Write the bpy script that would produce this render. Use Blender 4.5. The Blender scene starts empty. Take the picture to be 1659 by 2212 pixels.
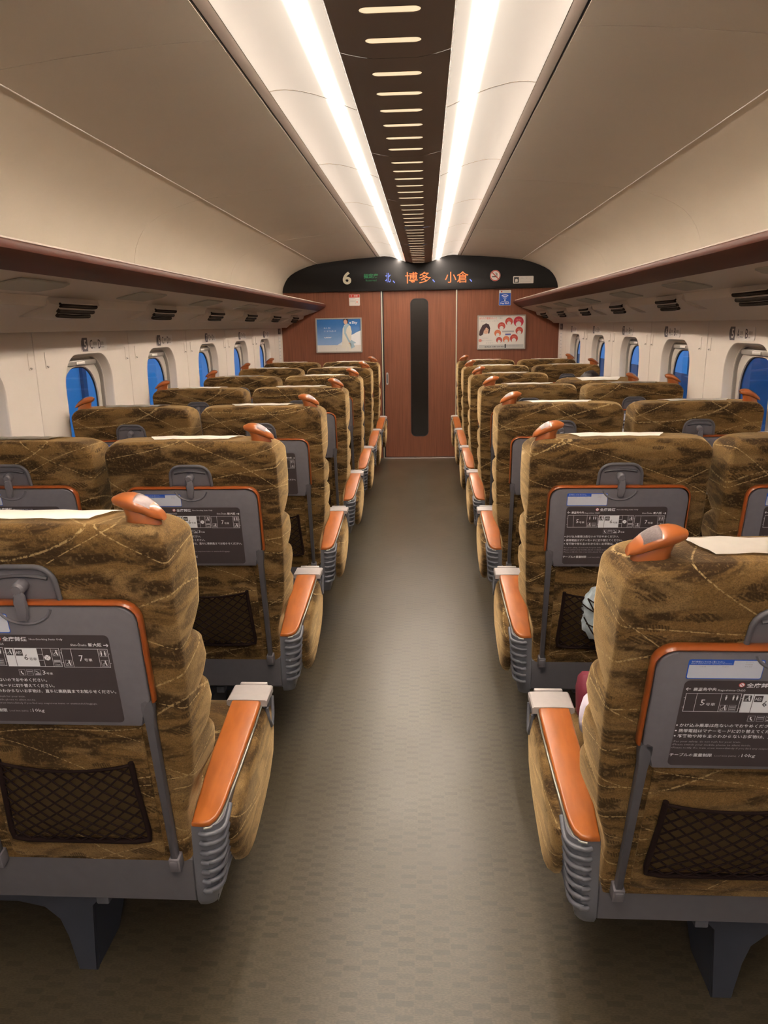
import bpy, bmesh, math, random
from math import sin, cos, pi, radians, atan, hypot
from mathutils import Matrix, Vector, Euler
random.seed(7)
S = bpy.context.scene
COL = S.collection

# ------------------------------------------------------------------ camera
F_PX, PITCH, YAW, ROLL = 1599.986, 0.24608, -0.0588, -0.0172
CX, CZ = 0.0763, 1.5154
fw = Vector((sin(YAW)*cos(PITCH), cos(YAW)*cos(PITCH), -sin(PITCH)))
rt = Vector((cos(YAW), -sin(YAW), 0)); up = rt.cross(fw)
r2 = rt*cos(ROLL) + up*sin(ROLL); u2 = -rt*sin(ROLL) + up*cos(ROLL)
cam = bpy.data.cameras.new('camera'); cam.sensor_fit = 'HORIZONTAL'; cam.sensor_width = 36
cam.lens = F_PX/1659*36; cam.clip_start = 0.02
camo = bpy.data.objects.new('camera', cam); COL.objects.link(camo)
camo.matrix_world = Matrix(((r2.x, u2.x, -fw.x, CX), (r2.y, u2.y, -fw.y, 0), (r2.z, u2.z, -fw.z, CZ), (0, 0, 0, 1)))
S.camera = camo

# ------------------------------------------------------------------ world and exposure
w = bpy.data.worlds.new('dusk'); S.world = w; w.use_nodes = True
nt = w.node_tree; nt.nodes.clear()
o_ = nt.nodes.new('ShaderNodeOutputWorld'); b_ = nt.nodes.new('ShaderNodeBackground')
tc = nt.nodes.new('ShaderNodeTexCoord'); sp = nt.nodes.new('ShaderNodeSeparateXYZ'); cr = nt.nodes.new('ShaderNodeValToRGB')
nt.links.new(tc.outputs['Generated'], sp.inputs[0]); nt.links.new(sp.outputs['Z'], cr.inputs[0])
cr.color_ramp.elements[0].position = 0.0; cr.color_ramp.elements[0].color = (0.085, 0.40, 0.80, 1)
cr.color_ramp.elements[1].position = 0.5; cr.color_ramp.elements[1].color = (0.05, 0.24, 0.58, 1)
nt.links.new(cr.outputs[0], b_.inputs[0]); b_.inputs[1].default_value = 2.2
nt.links.new(b_.outputs[0], o_.inputs[0])
TUBE = 118.0      # brightness of the tube line in the light covers
COVER = 0.50     # brightness of the rest of the diffuser
SLOT = 0.85
S.view_settings.view_transform = 'Standard'; S.view_settings.look = 'None'
S.view_settings.exposure = 0.10; S.view_settings.gamma = 1.0
S.view_settings.use_curve_mapping = False

W = 8.647          # end wall
YB = -2.4          # rear end of the shell
XW = 1.565         # side wall plane
ROW0, PITCHY = 1.355, 1.04

# ------------------------------------------------------------------ materials
MATS = {}
def mat(name, col=(0.5, 0.5, 0.5), rough=0.5, metal=0.0, spec=0.5, coat=0.0, sheen=0.0, sheen_tint=(1, 1, 1), emit=None, estr=1.0, build=None, noise=0.0, nscale=20.0, bump=0.0, bscale=200.0):
    m = bpy.data.materials.new(name); m.use_nodes = True
    n = m.node_tree; p = n.nodes['Principled BSDF']
    p.inputs['Base Color'].default_value = (*col, 1); p.inputs['Roughness'].default_value = rough
    p.inputs['Metallic'].default_value = metal; p.inputs['Specular IOR Level'].default_value = spec
    p.inputs['Coat Weight'].default_value = coat; p.inputs['Coat Roughness'].default_value = 0.08
    p.inputs['Sheen Weight'].default_value = sheen; p.inputs['Sheen Tint'].default_value = (*sheen_tint, 1); p.inputs['Sheen Roughness'].default_value = 0.35
    if emit: p.inputs['Emission Color'].default_value = (*emit, 1); p.inputs['Emission Strength'].default_value = estr
    if noise or bump:
        t = n.nodes.new('ShaderNodeTexCoord')
    if noise:
        ns = n.nodes.new('ShaderNodeTexNoise'); ns.inputs['Scale'].default_value = nscale; ns.inputs['Detail'].default_value = 5
        n.links.new(t.outputs['Object'], ns.inputs['Vector'])
        mr = n.nodes.new('ShaderNodeMapRange'); mr.inputs[1].default_value = .3; mr.inputs[2].default_value = .7
        mr.inputs[3].default_value = 1-noise; mr.inputs[4].default_value = 1+noise
        n.links.new(ns.outputs[0], mr.inputs[0])
        vm = n.nodes.new('ShaderNodeVectorMath'); vm.operation = 'SCALE'; vm.inputs[0].default_value = col
        n.links.new(mr.outputs[0], vm.inputs['Scale']); n.links.new(vm.outputs[0], p.inputs['Base Color'])
    if bump:
        ns2 = n.nodes.new('ShaderNodeTexNoise'); ns2.inputs['Scale'].default_value = bscale; ns2.inputs['Detail'].default_value = 3
        n.links.new(t.outputs['Object'], ns2.inputs['Vector'])
        bp = n.nodes.new('ShaderNodeBump'); bp.inputs['Strength'].default_value = bump; bp.inputs['Distance'].default_value = 0.002
        n.links.new(ns2.outputs[0], bp.inputs['Height']); n.links.new(bp.outputs[0], p.inputs['Normal'])
    if build: build(n, p)
    MATS[name] = m
    return m

def N(n, t, **k):
    x = n.nodes.new(t)
    for a, v in k.items(): setattr(x, a, v)
    return x
def mixc(n, fac, a, b):
    m = n.nodes.new('ShaderNodeMix'); m.data_type = 'RGBA'
    for sock, v in ((m.inputs[0], fac), (m.inputs[6], a), (m.inputs[7], b)):
        if hasattr(v, 'is_output'): n.links.new(v, sock)
        elif isinstance(v, tuple): sock.default_value = (*v, 1)
        else: sock.default_value = v
    return m.outputs[2]
def ramp(n, src, a, b, lo=0.0, hi=1.0, smooth=True):
    m = n.nodes.new('ShaderNodeMapRange'); m.interpolation_type = 'SMOOTHSTEP' if smooth else 'LINEAR'
    n.links.new(src, m.inputs[0]); m.inputs[1].default_value = a; m.inputs[2].default_value = b
    m.inputs[3].default_value = lo; m.inputs[4].default_value = hi
    return m.outputs[0]
def mul(n, a, b, op='MULTIPLY'):
    m = n.nodes.new('ShaderNodeMath'); m.operation = op
    for s_, v in ((m.inputs[0], a), (m.inputs[1], b)):
        if hasattr(v, 'is_output'): n.links.new(v, s_)
        else: s_.default_value = v
    return m.outputs[0]
def mapped(n, scale, rot=(0, 0, 0), rnd=True):
    t = N(n, 'ShaderNodeTexCoord'); mp = N(n, 'ShaderNodeMapping')
    src = t.outputs['Object']
    if rnd:
        oi = N(n, 'ShaderNodeObjectInfo'); vm = N(n, 'ShaderNodeVectorMath'); vm.operation = 'ADD'
        cv = N(n, 'ShaderNodeVectorMath'); cv.operation = 'SCALE'; cv.inputs[0].default_value = (3.1, 7.3, 5.7)
        n.links.new(oi.outputs['Random'], cv.inputs['Scale']); n.links.new(src, vm.inputs[0]); n.links.new(cv.outputs[0], vm.inputs[1]); src = vm.outputs[0]
    n.links.new(src, mp.inputs[0]); mp.inputs['Scale'].default_value = scale; mp.inputs['Rotation'].default_value = rot
    return mp.outputs[0]
def noise(n, vec, sc=1.0, det=3.0, dist=0.0, rough=0.5):
    x = N(n, 'ShaderNodeTexNoise'); n.links.new(vec, x.inputs['Vector']); x.inputs['Scale'].default_value = sc
    x.inputs['Detail'].default_value = det; x.inputs['Distortion'].default_value = dist; x.inputs['Roughness'].default_value = rough
    return x.outputs[0]

def fabric(n, p):
    MID, DARK, LITE, LINE = (.178, .102, .033), (.036, .019, .008), (.27, .17, .068), (.48, .34, .16)
    warp = noise(n, mapped(n, (5, 5, 5)), 1.0, 2)
    a = noise(n, mapped(n, (4.2, 4.2, 15), (0.1, 0.22, 0.15)), 1.3, 5, 1.1, .62)
    base = mixc(n, ramp(n, a, .40, .60), DARK, MID)
    b = noise(n, mapped(n, (4, 4, 12), (0.2, -0.42, 0.3)), 1.4, 4, .9)
    base = mixc(n, mul(n, ramp(n, b, .50, .66), .75), base, LITE)
    sp_ = noise(n, mapped(n, (160, 160, 160)), 1.0, 2)
    # dark leaf shapes, finely hatched
    for rot, thr, sc in (((0.15, .38, .1), .30, 1.0), ((-0.1, -.42, .4), .27, 1.25), ((.2, .1, -.2), .26, .8)):
        vo = N(n, 'ShaderNodeTexVoronoi'); n.links.new(mapped(n, (6.5*sc, 6.5*sc, 21*sc), rot), vo.inputs['Vector']); vo.inputs['Scale'].default_value = 1.0
        dd = mul(n, vo.outputs['Distance'], mul(n, sp_, .20), 'ADD'); dd = mul(n, dd, mul(n, warp, .12), 'ADD')
        leaf = ramp(n, dd, thr+.10, thr+.05)
        wv = N(n, 'ShaderNodeTexWave'); wv.wave_type = 'BANDS'; wv.bands_direction = 'DIAGONAL'
        n.links.new(mapped(n, (1, 1, 1), rot), wv.inputs['Vector']); wv.inputs['Scale'].default_value = 78; wv.inputs['Distortion'].default_value = .6
        hatch = ramp(n, wv.outputs['Fac'], .2, .7, .45, 1.0)
        base = mixc(n, mul(n, leaf, mul(n, hatch, .85)), base, DARK)
    # thin pale curved stitched lines
    for rot, sc, di in (((0.2, .45, 0.1), 1.5, 7.0), ((0.1, -.55, .2), 1.7, 6.0), ((-.2, .15, .5), 1.1, 9.0)):
        wv = N(n, 'ShaderNodeTexWave'); wv.wave_type = 'BANDS'; wv.bands_direction = 'Z'
        n.links.new(mapped(n, (1, 1, 1.3), rot), wv.inputs['Vector']); wv.inputs['Scale'].default_value = sc
        wv.inputs['Distortion'].default_value = di; wv.inputs['Detail'].default_value = 1.0; wv.inputs['Detail Scale'].default_value = .8
        ln = ramp(n, wv.outputs['Fac'], .9988, .9999)
        br = ramp(n, sp_, .35, .60)
        base = mixc(n, mul(n, mul(n, ln, br), .85), base, LINE)
    g = noise(n, mapped(n, (420, 420, 420)), 1.0, 2)
    base = mixc(n, ramp(n, g, .35, .72, 0, .45), base, DARK)
    base = mixc(n, ramp(n, sp_, .52, .70, 0, .30), base, LITE)
    n.links.new(base, p.inputs['Base Color'])
    bp = N(n, 'ShaderNodeBump'); bp.inputs['Strength'].default_value = .35; bp.inputs['Distance'].default_value = .002
    n.links.new(g, bp.inputs['Height']); n.links.new(bp.outputs[0], p.inputs['Normal'])
mat('seat_fabric', rough=.85, spec=.15, sheen=.50, sheen_tint=(1, .70, .36), build=fabric)

def veneer(dark, lite, grain=(260, 260, 3.0), line=None):
    def f(n, p):
        a = noise(n, mapped(n, grain, rnd=False), 1.0, 3, .1)
        b = noise(n, mapped(n, (3, 3, 1.2), rnd=False), 1.0, 2)
        c = mixc(n, ramp(n, a, .3, .7), dark, lite)
        c = mixc(n, ramp(n, b, .3, .7, 0, .25), c, dark)
        n.links.new(c, p.inputs['Base Color'])
    return f
mat('end_wall_wood', rough=.5, spec=.35, build=veneer((.165, .055, .028), (.255, .090, .046)))
def armwood(n, p):
    a = noise(n, mapped(n, (60, 6, 60)), 1.0, 4, .3)
    c = mixc(n, ramp(n, a, .3, .7), (.33, .090, .014), (.39, .110, .018))
    n.links.new(c, p.inputs['Base Color'])
mat('orange_wood', rough=.36, coat=.22, build=armwood)
mat('grip_wood', (.33, .092, .022), rough=.28, coat=.5, noise=.12, nscale=14)
mat('table_edge_wood', (.25, .060, .012), rough=.3, coat=.4, noise=.12, nscale=10)
mat('grey_plastic', (.135, .128, .142), rough=.5, noise=.04, nscale=60, bump=.1, bscale=900)
mat('dark_grey_plastic', (.085, .082, .092), rough=.48, noise=.05, nscale=40)
mat('hub_grey', (.118, .122, .142), rough=.38, noise=.04, nscale=30)
mat('cap_silver', (.42, .385, .375), rough=.40, metal=.25, noise=.03, nscale=60)
mat('plate_steel', (.26, .20, .20), rough=.38, metal=.3, noise=.15, nscale=300)
mat('edge_metal', (.42, .42, .36), rough=.35, metal=.6)
mat('steel_blue', (.055, .062, .085), rough=.35, metal=.3, noise=.1, nscale=12)
mat('net_cord', (.016, .009, .008), rough=.9, spec=.1)
mat('pocket_dark', (.080, .052, .024), rough=.9, spec=.1)
mat('cream_wall', (.71, .635, .565), rough=.5, spec=.3, noise=.015, nscale=5)
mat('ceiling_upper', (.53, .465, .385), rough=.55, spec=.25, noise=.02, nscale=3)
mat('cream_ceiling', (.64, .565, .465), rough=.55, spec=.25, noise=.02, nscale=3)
mat('duct_cream', (.60, .525, .455), rough=.55, spec=.25)
mat('ceiling_trim', (.30, .245, .21), rough=.5)
mat('black_gap', (.01, .009, .008), rough=.9)
mat('vent_brown', (.185, .148, .128), rough=.55, spec=.3)
mat('rack_brown', (.088, .022, .010), rough=.5, spec=.25, noise=.05, nscale=6)
mat('panel_grey', (.36, .335, .28), rough=.6)
mat('slat_dark', (.016, .011, .008), rough=.95, spec=.05)
mat('frame_metal', (.42, .385, .35), rough=.35, metal=.4)
mat('gasket', (.02, .02, .03), rough=.6)
mat('inner_plate', (.55, .50, .44), rough=.5)
mat('jamb_metal', (.70, .68, .52), rough=.3, metal=.5)
mat('band_black', (.014, .013, .014), rough=.45, spec=.25)
mat('dark_glass', (.010, .007, .006), rough=.16, spec=.3)
mat('cover_white', (.95, .89, .81), rough=.9, spec=.15, sheen=.6, sheen_tint=(1, .95, .88), noise=.02, nscale=40)
mat('print_white', (.86, .86, .88), rough=.6)
mat('print_dark', (.052, .040, .042), rough=.5)
mat('print_black', (.03, .03, .035), rough=.5)
mat('print_red', (.55, .07, .05), rough=.5)
mat('print_pale_red', (.75, .30, .24), rough=.5)
mat('print_orange', (.72, .20, .08), rough=.5)
mat('print_blue', (.02, .10, .52), rough=.5)
mat('print_navy', (.12, .13, .40), rough=.5)
mat('print_skyblue', (.18, .42, .72), rough=.5)
mat('print_paper', (.74, .70, .66), rough=.55)
mat('print_grey', (.42, .40, .42), rough=.5)
mat('print_skin', (.72, .44, .32), rough=.6)
mat('print_hair', (.05, .025, .03), rough=.6)
mat('print_coat', (.76, .72, .64), rough=.6)
mat('print_scarf', (.38, .52, .62), rough=.6)
mat('label_slate', (.085, .070, .078), rough=.5)
mat('label_pale', (.74, .69, .65), rough=.5)
mat('cream_digit', (.66, .60, .47), rough=.5)
mat('led_orange', (.02, .01, .01), emit=(1.0, .22, .05), estr=1.25)
mat('led_blue', (.01, .01, .02), emit=(.20, .28, 1.0), estr=1.2)
mat('led_green', (.01, .02, .01), emit=(.0, .20, .055), estr=.55)
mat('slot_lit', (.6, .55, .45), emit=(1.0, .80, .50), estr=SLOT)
mat('bag_pale', (.56, .66, .72), rough=.35, noise=.35, nscale=22, bump=.6, bscale=30)
mat('bag_white', (.80, .74, .86), rough=.5)
mat('bag_maroon', (.22, .03, .055), rough=.6, noise=.1)
mat('skin', (.60, .36, .25), rough=.55)
mat('hair_black', (.018, .012, .012), rough=.6, noise=.4, nscale=60)
mat('cloth_navy', (.03, .035, .06), rough=.85, noise=.1)
mat('outside_concrete', (.16, .18, .22), rough=.8, noise=.1, nscale=2)
mat('outside_dark', (.05, .055, .075), rough=.8)
mat('outside_glass', (.03, .04, .07), rough=.15)
def floor_nodes(n, p):
    v = mapped(n, (1, 1, 1), rnd=False)
    sx = N(n, 'ShaderNodeSeparateXYZ'); n.links.new(v, sx.inputs[0])
    # dash mask from modular arithmetic
    row = mul(n, sx.outputs['Y'], 1/.0185)
    fl = N(n, 'ShaderNodeMath', operation='FLOOR'); n.links.new(row, fl.inputs[0])
    xo = mul(n, mul(n, sx.outputs['X'], 1/.088), mul(n, fl.outputs[0], .5), 'ADD')
    fx = N(n, 'ShaderNodeMath', operation='FRACT'); n.links.new(xo, fx.inputs[0])
    fy = N(n, 'ShaderNodeMath', operation='FRACT'); n.links.new(row, fy.inputs[0])
    dash = mul(n, mul(n, ramp(n, fx.outputs[0], .02, .05), ramp(n, fx.outputs[0], .52, .49)), mul(n, ramp(n, fy.outputs[0], .05, .15), ramp(n, fy.outputs[0], .95, .85)))
    wn = N(n, 'ShaderNodeTexWhiteNoise'); cm = N(n, 'ShaderNodeCombineXYZ'); flx = N(n, 'ShaderNodeMath', operation='FLOOR')
    n.links.new(xo, flx.inputs[0]); n.links.new(flx.outputs[0], cm.inputs[0]); n.links.new(fl.outputs[0], cm.inputs[1]); n.links.new(cm.outputs[0], wn.inputs['Vector'])
    dash = mul(n, dash, ramp(n, wn.outputs['Value'], 0.0, 1.0, .25, 1.0))
    fine = noise(n, mapped(n, (130, 420, 1), rnd=False), 1.0, 3)
    base = mixc(n, ramp(n, fine, .3, .7), (.052, .042, .026), (.084, .068, .043))
    base = mixc(n, mul(n, dash, .50), base, (.028, .023, .016))
    sc = noise(n, mapped(n, (45, 3.5, 1), rnd=False), 1.0, 2, .3)
    base = mixc(n, ramp(n, sc, .70, .82, 0, .35), base, (.03, .025, .018))
    n.links.new(base, p.inputs['Base Color'])
    n.links.new(ramp(n, noise(n, mapped(n, (2, 1, 1), rnd=False), 1.0, 2), .3, .7, .29, .36), p.inputs['Roughness'])
    bp = N(n, 'ShaderNodeBump'); bp.inputs['Strength'].default_value = .25; bp.inputs['Distance'].default_value = .001
    n.links.new(fine, bp.inputs['Height']); n.links.new(bp.outputs[0], p.inputs['Normal'])
mat('floor_vinyl', rough=.42, spec=.5, build=floor_nodes)
def cover_nodes(n, p):      # a diffuser lit from inside: the tube runs along its inner side
    t = N(n, 'ShaderNodeTexCoord'); s_ = N(n, 'ShaderNodeSeparateXYZ'); n.links.new(t.outputs['Object'], s_.inputs[0])
    ab = N(n, 'ShaderNodeMath', operation='ABSOLUTE'); n.links.new(s_.outputs['X'], ab.inputs[0])
    d = mul(n, ab.outputs[0], -.215, 'ADD')
    g = mul(n, mul(n, d, d), -1/(2*.0098**2)); ex = N(n, 'ShaderNodeMath', operation='EXPONENT'); n.links.new(g, ex.inputs[0])
    g2 = mul(n, mul(n, d, d), -1/(2*.045**2)); ex2 = N(n, 'ShaderNodeMath', operation='EXPONENT'); n.links.new(g2, ex2.inputs[0])
    st = mul(n, mul(n, mul(n, ex.outputs[0], TUBE), mul(n, ex2.outputs[0], .36), 'ADD'), COVER, 'ADD')
    p.inputs['Emission Color'].default_value = (1.0, .86, .71, 1)
    n.links.new(st, p.inputs['Emission Strength'])
mat('light_diffuser', (.8, .75, .7), rough=.4, build=cover_nodes)
def glass_nodes(n, p):
    out = n.nodes['Material Output']
    tr = N(n, 'ShaderNodeBsdfTransparent'); tr.inputs[0].default_value = (.90, .94, 1, 1)
    gl = N(n, 'ShaderNodeBsdfGlossy'); gl.inputs['Roughness'].default_value = .02
    fr = N(n, 'ShaderNodeFresnel'); fr.inputs[0].default_value = 1.45
    mx = N(n, 'ShaderNodeMixShader'); ge = N(n, 'ShaderNodeNewGeometry'); n.links.new(mul(n, fr.outputs[0], mul(n, 1.0, ge.outputs['Backfacing'], 'SUBTRACT')), mx.inputs[0]); n.links.new(tr.outputs[0], mx.inputs[1]); n.links.new(gl.outputs[0], mx.inputs[2])
    n.links.new(mx.outputs[0], out.inputs[0])
mat('window_glass', build=glass_nodes)

# ------------------------------------------------------------------ mesh helpers
def link(name, me, m=None, parent=None, smooth=35, **props):
    if isinstance(me, bmesh.types.BMesh):
        bm = me; bmesh.ops.recalc_face_normals(bm, faces=bm.faces)
        me = bpy.data.meshes.new(name); bm.to_mesh(me); bm.free()
        if smooth is not None:
            me.shade_smooth()
            try: me.set_sharp_from_angle(angle=radians(smooth))
            except Exception: pass
    if m:
        ms = m if isinstance(m, (list, tuple)) else [m]
        if len(me.materials) == 0:
            for x in ms: me.materials.append(MATS[x])
    o = bpy.data.objects.new(name, me); COL.objects.link(o)
    if parent: o.parent = parent
    for k, v in props.items(): o[k] = v
    return o
def thing(name, label, cat, loc=(0, 0, 0), group=None):
    o = bpy.data.objects.new(name, None); COL.objects.link(o); o.location = loc
    o.empty_display_size = .1
    o['label'] = label; o['category'] = cat
    if group: o['group'] = group
    return o
def tag(o, label, cat, group=None):
    o['label'] = label; o['category'] = cat
    if group: o['group'] = group
    return o
def struct_empty(name):
    o = bpy.data.objects.new(name, None); COL.objects.link(o); o['kind'] = 'structure'; return o
def BM(): return bmesh.new()
def box(bm, x0, x1, y0, y1, z0, z1, r=0.0, seg=2):
    M = Matrix.Translation(((x0+x1)/2, (y0+y1)/2, (z0+z1)/2)) @ Matrix.Diagonal((abs(x1-x0), abs(y1-y0), abs(z1-z0), 1))
    g = bmesh.ops.create_cube(bm, size=1, matrix=M)
    if r > 0:
        es = list({e for v in g['verts'] for e in v.link_edges})
        bmesh.ops.bevel(bm, geom=es, offset=r, segments=seg, affect='EDGES', profile=.5, clamp_overlap=True)
    return g
def xf(bm, verts, M): bmesh.ops.transform(bm, matrix=M, verts=verts)
def cyl(bm, p0, p1, r0, r1=None, n=12, caps=True):
    p0, p1 = Vector(p0), Vector(p1); d = p1-p0; r1 = r0 if r1 is None else r1
    M = Matrix.Translation((p0+p1)/2) @ d.to_track_quat('Z', 'Y').to_matrix().to_4x4()
    return bmesh.ops.create_cone(bm, cap_ends=caps, segments=n, radius1=r0, radius2=r1, depth=d.length, matrix=M)
def loft(bm, loops, close=True, cap0=True, cap1=True, ring=False):
    vs = [[bm.verts.new(p) for p in L] for L in loops]
    n = len(vs[0]); K = len(vs)
    for i in range(K if ring else K-1):
        a, b = vs[i], vs[(i+1) % K]
        for j in range(n if close else n-1):
            k = (j+1) % n
            try: bm.faces.new((a[j], a[k], b[k], b[j]))
            except ValueError: pass
    if cap0 and not ring: bm.faces.new(vs[0][::-1])
    if cap1 and not ring: bm.faces.new(vs[-1])
    return vs
def tube(bm, pts, r, n=6, closed=False, flat=1.0):
    pts = [Vector(p) for p in pts]; loops = []; K = len(pts)
    prev = None
    for i, p in enumerate(pts):
        if closed: t = (pts[(i+1) % K]-pts[i-1]).normalized()
        else: t = (pts[min(i+1, K-1)]-pts[max(i-1, 0)]).normalized()
        a = prev if prev is not None else (Vector((0, 1, 0)) if abs(t.y) < .9 else Vector((0, 0, 1)))
        a = (a - t*a.dot(t)).normalized(); b = t.cross(a); prev = a
        loops.append([p + a*r*flat*cos(2*pi*k/n) + b*r*sin(2*pi*k/n) for k in range(n)])
    loft(bm, loops, ring=closed)
def prism(bm, pts, a0, a1, axis='y', bev=0.0, seg=2):
    """pts are 2-D; axis is the extrusion axis. axis y: (x,z); axis x: (y,z); axis z: (x,y)"""
    def P(p, a): return {'y': (p[0], a, p[1]), 'x': (a, p[0], p[1]), 'z': (p[0], p[1], a)}[axis]
    v0 = [bm.verts.new(P(p, a0)) for p in pts]; v1 = [bm.verts.new(P(p, a1)) for p in pts]
    n = len(pts); f0 = bm.faces.new(v0); f1 = bm.faces.new(v1[::-1])
    for i in range(n): bm.faces.new((v0[i], v1[i], v1[(i+1) % n], v0[(i+1) % n]))
    if bev > 0:
        es = [e for e in set(list(f0.edges)+list(f1.edges))]
        bmesh.ops.bevel(bm, geom=es, offset=bev, segments=seg, affect='EDGES', profile=.5, clamp_overlap=True)
def rrect(cx, cy, w_, h_, r, n=6, rr=None):
    """rounded rectangle, counter-clockwise, 4*(n+1) points; rr optional radii (tr,tl,bl,br)"""
    R = rr or (r, r, r, r); out = []
    for q, (sx, sy) in enumerate(((1, 1), (-1, 1), (-1, -1), (1, -1))):
        r_ = R[q]
        for k in range(n+1):
            a = pi/2*q + pi/2*k/n
            out.append((cx + sx*(w_/2-r_) + r_*cos(a), cy + sy*(h_/2-r_) + r_*sin(a)))
    return out
def plate_with_holes(bm, outer, holes, P):
    """fill a 2-D polygon with holes; P maps 2-D to 3-D. returns hole vertex loops"""
    edges = []; loops = []
    for L in [outer]+holes:
        vs = [bm.verts.new(P(p)) for p in L]; loops.append(vs)
        for i in range(len(vs)): edges.append(bm.edges.new((vs[i], vs[(i+1) % len(vs)])))
    bmesh.ops.triangle_fill(bm, use_beauty=True, use_dissolve=False, edges=edges)
    return loops
def bridge(bm, a, bpts):
    b = [bm.verts.new(p) for p in bpts]; n = len(a)
    for i in range(n): bm.faces.new((a[i], a[(i+1) % n], b[(i+1) % n], b[i]))
    return b

# ------------------------------------------------------------------ flat print: text and shapes in one mesh
class Print:
    """2-D artwork: layers of text and shapes, each with a material. build(map) lays it on a surface"""
    def __init__(s): s.v = []; s.f = []; s.m = []; s.mats = []
    def mi(s, m):
        if m not in s.mats: s.mats.append(m)
        return s.mats.index(m)
    def poly(s, pts, m, lay=0):
        b = len(s.v); s.v += [(x, y, lay) for x, y in pts]; s.f.append(list(range(b, b+len(pts)))); s.m.append(s.mi(m)); return s
    def rect(s, x0, x1, y0, y1, m, lay=0): return s.poly([(x0, y0), (x1, y0), (x1, y1), (x0, y1)], m, lay)
    def circ(s, x, y, r, m, lay=0, n=24, ry=None, a0=0, a1=2*pi):
        ry = ry or r; return s.poly([(x+r*cos(a0+(a1-a0)*k/n), y+ry*sin(a0+(a1-a0)*k/n)) for k in range(n)], m, lay)
    def line(s, x0, y0, x1, y1, t, m, lay=0):
        dx, dy = x1-x0, y1-y0; L = hypot(dx, dy) or 1; nx, ny = -dy/L*t/2, dx/L*t/2
        return s.poly([(x0-nx, y0-ny), (x1-nx, y1-ny), (x1+nx, y1+ny), (x0+nx, y0+ny)], m, lay)
    def frame(s, x0, x1, y0, y1, t, m, lay=0):
        s.rect(x0, x1, y0, y0+t, m, lay); s.rect(x0, x1, y1-t, y1, m, lay); s.rect(x0, x0+t, y0+t, y1-t, m, lay); s.rect(x1-t, x1, y0+t, y1-t, m, lay); return s
    def text(s, body, x0, x1, y0, y1, m, lay=1, bold=0.0, res=2):
        cu = bpy.data.curves.new('t', 'FONT'); cu.body = body; cu.resolution_u = res; cu.fill_mode = 'FRONT'; cu.offset = bold
        ob = bpy.data.objects.new('t', cu); COL.objects.link(ob)
        dg = bpy.context.evaluated_depsgraph_get(); ev = ob.evaluated_get(dg); me = ev.to_mesh()
        if len(me.vertices):
            xs = [v.co.x for v in me.vertices]; ys = [v.co.y for v in me.vertices]
            ax, bx_, ay, by = min(xs), max(xs), min(ys), max(ys); k = s.mi(m); b = len(s.v)
            for v in me.vertices: s.v.append((x0+(v.co.x-ax)/(bx_-ax or 1)*(x1-x0), y0+(v.co.y-ay)/(by-ay or 1)*(y1-y0), lay))
            for p in me.polygons: s.f.append([b+i for i in p.vertices]); s.m.append(k)
        ev.to_mesh_clear(); bpy.data.objects.remove(ob); bpy.data.curves.remove(cu)
        return s
    def mesh(s, P, step=.0005):
        me = bpy.data.meshes.new('print')
        me.from_pydata([P(x, y, l*step) for x, y, l in s.v], [], s.f)
        for m in s.mats: me.materials.append(MATS[m])
        for p, k in zip(me.polygons, s.m): p.material_index = k
        me.update(); return me

# ================================================================== SETTING
bm = BM(); box(bm, -1.75, 1.75, YB, W+.1, -.08, 0.0)
link('floor', bm, 'floor_vinyl', kind='structure')

# outer roof skin and the rear end, so that only the windows let daylight in
bm = BM()
prof = [(-1.80, 1.50), (-1.80, 1.95), (-1.45, 2.42), (-.5, 2.60), (.5, 2.60), (1.45, 2.42), (1.80, 1.95), (1.80, 1.50)]
loft(bm, [[(x, YB, z) for x, z in prof], [(x, W+.1, z) for x, z in prof]], close=False, cap0=False, cap1=False)
bmesh.ops.solidify(bm, geom=bm.faces[:], thickness=.03)
link('roof', bm, 'black_gap', kind='structure')
bm = BM(); box(bm, -1.8, 1.8, YB-.05, YB, 0, 2.6)
link('wall_back', bm, 'cream_wall', kind='structure')

# ---------------- ceiling : curved panels, trims, light covers, centre strip
ceiling = struct_empty('ceiling')
UP = [(.470, 2.2535), (.60, 2.249), (.75, 2.238), (.90, 2.224), (1.03, 2.208), (1.120, 2.196)]
CV = [(1.124, 2.200), (1.18, 2.186), (1.25, 2.166), (1.32, 2.141), (1.38, 2.114), (1.43, 2.083), (1.47, 2.046), (1.50, 2.000), (1.522, 1.95), (1.535, 1.89), (1.54, 1.82), (1.54, 1.74)]
def seams(first, step, a=YB, b=W):
    ys = [a]; y = first
    while y > a: y -= step
    y += step
    while y < b-.02: ys.append(y); y += step
    ys.append(b); return ys
def sheet(prof, y0, y1, th=.008, ny=1):
    bm = BM(); loops = []
    for i in range(ny+1):
        y = y0+(y1-y0)*i/ny; loops.append([(x, y, z) for x, z in prof])
    loft(bm, loops, close=False, cap0=False, cap1=False)
    bmesh.ops.recalc_face_normals(bm, faces=bm.faces)
    if sum(f.normal.z for f in bm.faces) > 0: bmesh.ops.reverse_faces(bm, faces=bm.faces)
    bmesh.ops.solidify(bm, geom=bm.faces[:], thickness=th)
    return bm
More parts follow.
